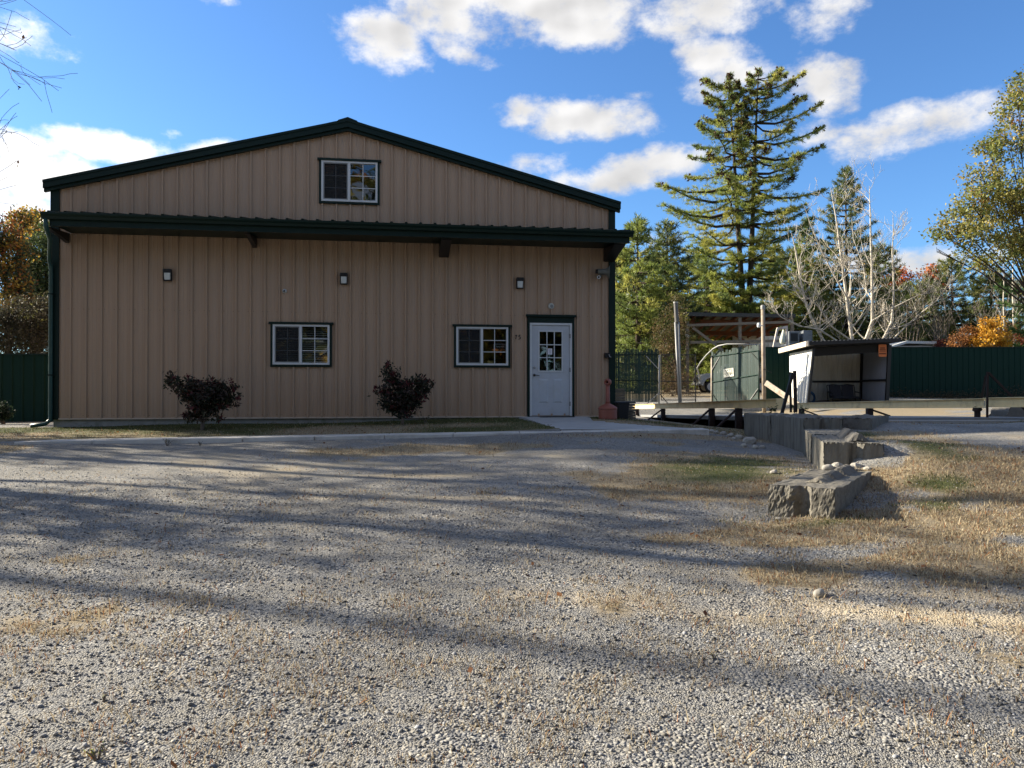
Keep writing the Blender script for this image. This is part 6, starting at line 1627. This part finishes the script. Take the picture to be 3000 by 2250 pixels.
lobed('brush_thicket', 'dim grey-brown brush above the dark fence at far left', 'shrub', b, [lob(30, 985, 25, 70, 75), lob(105, 985, 25, 60, 75), lob(70, 930, 25.5, 60, 60), lob(150, 930, 26, 50, 70), lob(-30, 960, 25, 70, 70), lob(150, 960, 26, 50, 80)], 1000, 20, .3, .06, [((.07, .06, .04), 3), ((.05, .05, .03), 2), ((.10, .10, .03), .5)], .05, None, 'twig', 65, .3, 5, aspect=.3)
b = at(15, 1232, 18.6); b.z = gz(b.x, b.y)
lobed('evergreen_shrub', 'low dark evergreen shrub in front of the dark fence at the left edge', 'shrub', b, [lob(5, 1205, 18.6, 28, 24), lob(-15, 1215, 18.6, 30, 20)], 120, 16, .1, .028, [((.02, .035, .02), 2), ((.03, .05, .025), 1)], .03, None, 'twig', 66, .4, 3)

# ---- two reddish shrubs against the front wall
SHC = [((.042, .048, .030), 3), ((.060, .042, .036), 2.5), ((.030, .038, .028), 2), ((.12, .034, .036), .8)]
p = at(592, 1249, 15.35)
b = Vector((p.x, p.y, gz(p.x, p.y)))
Y_ = 15.35
o = lobed('hydrangea_shrub', 'wide vase shaped shrub with dark reddish leaves under the left wall lamp', 'shrub', b, [lob(600, 1135, Y_, 52, 30), lob(560, 1150, Y_, 38, 35), lob(640, 1150, Y_, 38, 30), lob(670, 1135, Y_, 24, 18), lob(515, 1122, Y_, 25, 22), lob(503, 1100, Y_, 10, 10), lob(600, 1180, Y_, 55, 30), lob(650, 1180, Y_, 30, 22), lob(545, 1222, Y_, 28, 10), lob(635, 1218, Y_, 20, 12), lob(690, 1170, Y_, 14, 14), lob(585, 1205, Y_, 38, 25)], 330, 11, .10, .048, SHC, .015, 'shrubs along the front wall', 'twig', 71, .2, 10, aspect=.42)
def heads(o, b, pts, Y_, seed):
    r_ = np.random.default_rng(seed); P = []
    for px, py, rp in pts:
        c = np.array(tuple(at(px, py, Y_ - .1) - b)); P.append(c + r_.normal(size=(34, 3)) * rp / F * Y_ * .5)
    P = np.concatenate(P); leaves_mesh(P, r_.uniform(.014, .026, len(P)), pal([((.13, .028, .035), 2), ((.085, .025, .03), 2)], len(P)), o, 'flower_heads', aspect=.9)
heads(o, b, [(552, 1104, 10), (672, 1118, 12), (685, 1140, 10), (698, 1167, 8), (540, 1215, 10)], Y_, 3)
p = at(1178, 1222, 16.2); Y_ = 16.2; b = Vector((p.x, p.y, gz(p.x, p.y)))
o = lobed('hydrangea_shrub', 'taller heart shaped shrub with dark reddish leaves between the two lower windows', 'shrub', b, [lob(1150, 1140, Y_, 32, 36), lob(1140, 1100, Y_, 18, 24), lob(1165, 1085, Y_, 12, 10), lob(1205, 1145, Y_, 45, 26), lob(1215, 1118, Y_, 28, 16), lob(1245, 1130, Y_, 22, 20), lob(1160, 1180, Y_, 45, 28), lob(1205, 1175, Y_, 32, 22), lob(1112, 1145, Y_, 16, 12), lob(1180, 1204, Y_, 40, 14), lob(1262, 1142, Y_, 12, 6)], 300, 11, .10, .048, SHC, .014, 'shrubs along the front wall', 'twig', 72, .2, 10, aspect=.42)
heads(o, b, [(1134, 1067, 10), (1098, 1136, 9), (1148, 1098, 10), (1150, 1120, 8)], Y_, 4)
def weed(px, py, Y_, h, lab, seed, cols, n=26, grp='weeds at the wall and path'):
    r_ = np.random.default_rng(seed); p = at(px, py, Y_); b = Vector((p.x, p.y, gz(p.x, p.y)))
    o = thing('weed', lab, 'weed', b, 0, grp); mb = MB(); rr = random.Random(seed)
    P = []
    for i in range(5):
        e = Vector((rr.uniform(-.6, .6) * h, rr.uniform(-.5, .5) * h, h * rr.uniform(.6, 1))); mb.tube([(0, 0, -.02), e * .5 + Vector((0, 0, .1 * h)), e], [.005, .004, .002], 4, cap=False)
        for q in range(n // 5): P.append(e * rr.uniform(.3, 1.05) + Vector((rr.uniform(-.06, .06) * h, rr.uniform(-.06, .06) * h, rr.uniform(-.05, .12) * h)))
    mb.build('stems', M['twig'], o, recalc=False)
    P = np.array([tuple(q) for q in P]); leaves_mesh(P, r_.uniform(.5, 1.1, len(P)) * h * .13, pal(cols, len(P)), o, 'leaves', aspect=.4)
    return o
GW = [((.04, .06, .02), 1), ((.06, .08, .025), 1)]
weed(1245, 1222, 16.4, .20, 'low dark weed right of the taller heart shaped shrub', 1, GW)
weed(489, 1296, 12.9, .14, 'green grass tuft at the path edge below the left shrub', 2, GW)
weed(586, 1292, 12.95, .10, 'small green tuft on the path, right of the bigger green one', 3, GW)
weed(2268, 1192, 15.6, .38, 'leafy sprig at the end of the left rail, left of the stakes', 4, [((.05, .06, .02), 1), ((.09, .10, .03), 1)], 50)
weed(2345, 1182, 15.9, .36, 'leafy sprig right of the stakes, in front of the white shelter wall', 5, [((.05, .07, .02), 1), ((.10, .12, .03), 1)], 40)
weed(1665, 1246, 14.9, .10, 'small dark green tuft where the ramp meets the path', 6, GW)
p = at(537, 1592, 7.3); b = Vector((p.x, p.y, gz(p.x, p.y)))
o = thing('weed', 'tall thin pale weed stalk with seed heads, standing alone in the gravel', 'weed', b, 0, None)
mb = MB(); mb.tube([(-.01, 0, -.02), (.0, 0, .1), (.035, .01, .2), (.075, .01, .27)], [.003, .003, .0025, .0015], 4, cap=False); mb.tube([(-.02, 0, 0), (-.05, 0, .07), (-.06, 0, .13)], [.003, .0025, .0015], 4, cap=False); mb.build('stems', pm('straw_stem', (.45, .38, .25), .8), o, recalc=False)
P = np.concatenate([np.array([[.06, .01, .25]]) + NR.normal(size=(26, 3)) * .014, np.array([[-.055, 0, .09]]) + NR.normal(size=(30, 3)) * .02]); leaves_mesh(P, np.full(len(P), .009), pal([((.55, .50, .36), 1)], len(P)), o, 'seed_heads', aspect=.7)
for i, (px, py, Y_, h) in enumerate(((305, 1992, 3.75, .035), (285, 2244, 3.22, .06), (2093, 1880, 4.3, .035), (2980, 2050, 3.75, .03))):
    weed(px, py, Y_, h, ('small bright green sprout in the gravel at lower left', 'larger yellow-green sprout at the bottom edge, left', 'bright green sprout in the middle of the sandy gravel', 'small green sprout at the lower right edge')[i], 30 + i, [((.14, .20, .03), 1), ((.20, .26, .05), 1)], 30, 'green sprouts in the gravel')

# ---- dead weeds along the fence foot
def foot_weeds(label, x0, x1, y, n, hmax, seed):
    r_ = np.random.default_rng(seed); x = r_.uniform(x0, x1, n); yy = y - r_.uniform(.1, 1.2, n); h = hmax * r_.uniform(.2, 1, n) * (.5 + vnoise(x, yy, .8, seed))
    k = 7; P = np.stack([np.repeat(x, k) + r_.normal(size=n * k) * .09, np.repeat(yy, k) + r_.normal(size=n * k) * .09, np.repeat([gz(a, b_) for a, b_ in zip(x, yy)], k) + r_.uniform(0, 1, n * k) * np.repeat(h, k)], 1)
    o = leaves_mesh(P, r_.uniform(.02, .06, n * k), pal([((.07, .05, .03), 3), ((.10, .08, .05), 2), ((.05, .06, .03), 1)], n * k), None, 'weeds', aspect=.4); return tag(o, label, 'weeds', kind='stuff')
foot_weeds('brown dead weeds and leaf litter along the foot of the long green fence', 14.5, 31, 39.9, 900, .55, 5)

# ---- the woods that close the view, and trees outside the frame that shade the lot and mirror in the panes
def woods(label, spots, seed, lsz=1.0):
    global NR
    NR = np.random.default_rng(seed); C_ = []; col = []
    for x, y, h, w_ in spots:
        z0_ = gz(x, y); n = int(70 * h / 10)
        a = NR.uniform(0, 6.28, n); t = NR.uniform(.05, 1, n); rr = w_ * np.sqrt(NR.uniform(.1, 1, n)) * (1.05 - t) ** .7
        c = np.stack([x + np.cos(a) * rr, y + np.sin(a) * rr, z0_ + t * h], 1); per = 26
        C_.append(np.repeat(c, per, 0) + NR.normal(size=(n * per, 3)) * .45)
        col.append(np.repeat(pal([((.05, .07, .025), 3), ((.08, .09, .03), 2), ((.16, .11, .03), .8), ((.10, .075, .045), 1)], n), per, 0))
    C_ = np.concatenate(C_); col = np.concatenate(col) * NR.uniform(.75, 1.25, (len(C_), 1))
    o = leaves_mesh(C_, NR.uniform(.10, .22, len(C_)) * lsz, col, None, 'woods', aspect=.45); return tag(o, label, 'woods', kind='stuff')
r = random.Random(9)
woods('far dark woods closing the view behind the yard on the right', [(r.uniform(8, 75), r.uniform(84, 100), r.uniform(9, 14), r.uniform(3, 4.5)) for _ in range(30)], 81)
woods('far woods behind the tan building', [(r.uniform(-24, 8), r.uniform(84, 96), r.uniform(9, 12), r.uniform(3.5, 4.5)) for _ in range(16)], 84, 1.6)
woods('far woods behind the fence on the left', [(r.uniform(-70, -29), r.uniform(46, 60), r.uniform(7, 10), r.uniform(3, 4)) for _ in range(14)], 82)
woods('low woods closing the view behind the photographer', [(r.uniform(-45, 60), r.uniform(-48, -36), r.uniform(6, 10), r.uniform(3, 4.5)) for _ in range(60)], 83, 3.0)
AUT = [((.30, .20, .035), 2), ((.20, .17, .04), 2), ((.10, .11, .03), 2), ((.34, .14, .03), 1)]
def offtree(label, x, y, h, w_, clumps, seed, cols, lsize=.08):
    b = Vector((x, y, gz(x, y))); rr = random.Random(seed)
    lb_ = [((x + rr.uniform(-.5, .5) * w_, y + rr.uniform(-.5, .5) * w_, b.z + h * f), (w_ * (1.15 - f) * .8, w_ * (1.15 - f) * .8, h * .16)) for f in ((.35, .48, .6, .72, .84, .93) if y > 0 else (.12, .25, .38, .5, .62, .74, .85, .94))]
    return lobed('maple_tree', label, 'tree', b, lb_, clumps, 24, .5, lsize, cols, .18, None, 'bark', seed, .3)
offtree('half bare maple outside the frame on the left, shading the lot', -15.2, 12.1, 10.5, 2.4, 230, 91, AUT)
offtree('thin maple outside the frame on the left, beyond the half bare one', -17.0, 15.6, 9.8, 2.8, 300, 92, AUT)
offtree('tall maple outside the frame on the left, nearest the building', -19.5, 20.7, 18, 3.6, 640, 93, AUT)
for i, (x, y, h, r_) in enumerate(((-27.5, 13.9, 15, .26),)):
    b = Vector((x, y, gz(x, y))); r = random.Random(300 + i); o = thing('dead_pine', 'tall dead pine outside the frame on the left, throwing the long foreground shadow', 'tree', b); mb = MB(); tips = []
    mb.tube([(0, 0, -.2), (.05, 0, h * .5), (0, .1, h)], [r_, r_ * .8, r_ * .25], 10)
    for q in range(16): a_ = r.uniform(0, 6.28); grow(mb, tips, Vector((0, .05, h * r.uniform(.5, .97))), Vector((math.cos(a_), math.sin(a_), .15)), 2.2, .03, 2, r, .1, .15, (4, 4, 4), shrink=.5)
    mb.build('trunk', M['bark'], o, smooth=True, recalc=False)
for i, (x, y, h, w_) in enumerate(((-9, -15, 17, 5.5), (1, -18, 19, 6), (10, -15, 18, 5.5), (-19, -12, 18, 5.5), (20, -13, 18, 5.5), (5, -27, 22, 7), (-6, -28, 22, 7), (29, -6, 17, 5.5), (-4, -12, 15, 5), (5.5, -13, 16, 5), (15, -13, 16, 5))):
    offtree('autumn tree standing %s behind the photographer' % ('to the left', 'straight', 'to the right', 'far to the left', 'far to the right', 'deep at the right', 'deep at the left', 'farthest to the right', 'near left', 'near middle', 'near right')[i], x, y, h, w_, 300, 100 + i, AUT + [((.06, .08, .03), 3)], .26)
SUN_E = 5.0
EXPO = 1.5
SKY_S = 0.052
wd = bpy.data.worlds.new('World'); bpy.context.scene.world = wd; wd.use_nodes = True
nt = wd.node_tree; L = nt.links.new; bg = nt.nodes['Background']
sky = N(nt, 'ShaderNodeTexSky', sky_type='NISHITA'); sky.sun_disc = False; sky.sun_elevation = SUN_EL
sky.sun_rotation = math.atan2(SUN.x, SUN.y); sky.air_density = 1.0; sky.dust_density = .4; sky.ozone_density = 2.5
bg.inputs['Strength'].default_value = SKY_S
tc = N(nt, 'ShaderNodeTexCoord'); sep = N(nt, 'ShaderNodeSeparateXYZ'); L(tc.outputs['Generated'], sep.inputs[0])
def mth(op, a, b=None, c=None, clamp=False):
    n = N(nt, 'ShaderNodeMath', operation=op, use_clamp=clamp)
    for i, q in enumerate((a, b, c)):
        if q is None: continue
        if isinstance(q, (int, float)): n.inputs[i].default_value = q
        else: L(q, n.inputs[i])
    return n.outputs[0]
# direction -> azimuth (right positive) and elevation, in degrees
hor = mth('SQRT', mth('ADD', mth('MULTIPLY', sep.outputs[0], sep.outputs[0]), mth('MULTIPLY', sep.outputs[1], sep.outputs[1])))
az = mth('MULTIPLY', mth('ARCTAN2', sep.outputs[0], sep.outputs[1]), 57.2958)
el = mth('MULTIPLY', mth('ARCTAN2', sep.outputs[2], hor), 57.2958)
def smooth(x, a, b):
    n = N(nt, 'ShaderNodeMapRange', interpolation_type='SMOOTHSTEP'); L(x, n.inputs[0]); n.inputs[1].default_value = a; n.inputs[2].default_value = b; return n.outputs[0]
cmb = N(nt, 'ShaderNodeCombineXYZ'); L(mth('MULTIPLY', az, .10), cmb.inputs[0]); L(mth('MULTIPLY', el, .15), cmb.inputs[1])
def noise(scale, detail, rough, off=(0, 0, 0)):
    mp = N(nt, 'ShaderNodeMapping'); mp.inputs['Location'].default_value = off; L(cmb.outputs[0], mp.inputs['Vector'])
    n = N(nt, 'ShaderNodeTexNoise', inp={'Scale': scale, 'Detail': detail, 'Roughness': rough}); L(mp.outputs[0], n.inputs['Vector']); return n.outputs['Fac']
def azel(px, py):
    d = (at(px, py, 1.0) - Vector((0, 0, EYE))); return math.degrees(math.atan2(d.x, d.y)), math.degrees(math.atan2(d.z, math.hypot(d.x, d.y)))
# clouds: (centre px, centre py, half width px, half height px, tilt, weight)
CL = [(1120, 120, 170, 95, 0.15, 1.0), (1340, 40, 260, 105, 0.18, 1.0), (1620, 15, 420, 120, .05, 1.05), (2050, 20, 300, 90, 0, .95), (2400, 45, 130, 75, 0, .85), (1330, 140, 160, 40, .3, .75),
      (1690, 350, 260, 72, .02, 1.05), (1560, 340, 130, 60, 0, .9), (1830, 350, 120, 60, 0, .7), (1850, 500, 330, 62, -.12, .95), (1600, 480, 170, 40, -.1, .6), (2110, 185, 165, 80, .25, .85), (2060, 240, 90, 60, .3, .55), (2420, 240, 120, 80, .5, .62),
      (2660, 380, 230, 72, -.12, .86), (2400, 400, 100, 40, 0, .5), (2820, 340, 130, 60, -.2, .7), (330, 430, 230, 45, .05, .85), (120, 530, 300, 80, .12, 1.05), (620, 440, 130, 34, -.2, .7), (40, 430, 160, 60, 0, .95), (500, 390, 40, 18, 0, .5),
      (100, 620, 260, 60, 0, 1.0), (2700, 760, 260, 45, 0, .75), (640, 0, 90, 20, 0, .55), (1870, 275, 60, 20, 0, .45), (2000, 690, 160, 30, 0, .35), (-260, 500, 380, 120, 0, 1.0), (3300, 300, 300, 120, .1, .8), (-200, 60, 300, 80, 0, .6)]
field = None
for px, py, sx, sy, tl, wt in CL:
    a0, e0 = azel(px, py); k = 57.2958 / F
    ca, sa = math.cos(tl), math.sin(tl)
    dx = mth('SUBTRACT', az, a0); dy = mth('SUBTRACT', e0, el)     # dy down positive, as in the photograph
    u = mth('MULTIPLY_ADD', dx, ca / (sx * k), mth('MULTIPLY', dy, sa / (sx * k)))
    v = mth('MULTIPLY_ADD', dy, ca / (sy * k), mth('MULTIPLY', dx, -sa / (sy * k)))
    r2 = mth('ADD', mth('MULTIPLY', u, u), mth('MULTIPLY', v, v))
    f_ = mth('MULTIPLY', mth('MAXIMUM', mth('SUBTRACT', 1.0, r2), -1.5), wt)
    field = f_ if field is None else mth('MAXIMUM', field, f_)
n1 = noise(1.5, 8.0, .62); n2 = noise(4.2, 6.0, .62, (3.1, 1.7, 0))
nn = mth('MULTIPLY_ADD', n2, 1.5, mth('MULTIPLY_ADD', n1, 2.6, -2.05))
# clouds added outside the view, overhead and around, to neutralise the blue ambient light
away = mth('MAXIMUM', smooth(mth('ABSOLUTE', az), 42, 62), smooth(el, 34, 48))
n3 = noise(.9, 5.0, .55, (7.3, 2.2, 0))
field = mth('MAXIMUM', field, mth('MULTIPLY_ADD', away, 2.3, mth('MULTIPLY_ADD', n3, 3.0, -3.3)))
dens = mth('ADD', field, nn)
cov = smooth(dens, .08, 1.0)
# light on the clouds: thin sunny side towards the sun, grey in the thick underside
na = noise(1.1, 3.0, .5); nb = noise(1.1, 3.0, .5, (.10, -.12, 0))
lit = mth('MULTIPLY', mth('SUBTRACT', na, nb), 1.5)
thick = smooth(dens, .6, 2.4)
fine = mth('MULTIPLY', mth('SUBTRACT', n2, .5), .22)
shade = mth('ADD', mth('ADD', mth('SUBTRACT', .90, mth('MULTIPLY', thick, .24)), lit), fine)
glow = smooth(az, 0, -36)
shade = mth('MULTIPLY_ADD', glow, .55, mth('MINIMUM', mth('MAXIMUM', shade, .52), 1.0))
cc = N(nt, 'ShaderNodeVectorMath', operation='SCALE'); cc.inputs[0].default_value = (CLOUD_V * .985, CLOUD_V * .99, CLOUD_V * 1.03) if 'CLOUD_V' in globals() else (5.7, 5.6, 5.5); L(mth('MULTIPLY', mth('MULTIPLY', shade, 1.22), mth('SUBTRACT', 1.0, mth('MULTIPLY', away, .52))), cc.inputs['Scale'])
# the sky itself a little deeper blue than the default model
tint = N(nt, 'ShaderNodeMix', data_type='RGBA', blend_type='MULTIPLY'); tint.inputs['Factor'].default_value = 1; L(sky.outputs[0], tint.inputs['A']); tint.inputs['B'].default_value = (.72, 1.08, 1.48, 1)
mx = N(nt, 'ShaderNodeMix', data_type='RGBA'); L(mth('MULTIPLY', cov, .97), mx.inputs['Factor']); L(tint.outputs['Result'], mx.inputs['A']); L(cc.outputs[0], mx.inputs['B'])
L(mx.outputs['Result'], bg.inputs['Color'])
# ---------------------------------------------------------------- camera, light, sky
cam = bpy.data.cameras.new('camera'); cam.sensor_width = 36; cam.sensor_fit = 'HORIZONTAL'; cam.lens = 36 * F / 3000; cam.clip_end = 5000; cam.clip_start = .05
co = bpy.data.objects.new('camera', cam); C.objects.link(co); co.location = (0, 0, EYE); co.rotation_euler = (math.pi / 2 + PITCH, 0, 0)
bpy.context.scene.camera = co
sun = bpy.data.lights.new('sun', 'SUN'); sun.energy = SUN_E; sun.angle = math.radians(.7); sun.color = (1.0, .89, .71)
so = bpy.data.objects.new('sun', sun); C.objects.link(so); so.rotation_euler = SUN.to_track_quat('Z', 'Y').to_euler(); so.location = SUN * 60
sc = bpy.context.scene
sc.view_settings.view_transform = 'Standard'; sc.view_settings.look = 'None'; sc.view_settings.exposure = EXPO; sc.view_settings.gamma = 1
sc.cycles.max_bounces = 6; sc.cycles.transparent_max_bounces = 24; sc.cycles.caustics_reflective = False; sc.cycles.caustics_refractive = False
sc.cycles.sample_clamp_indirect = 6.0
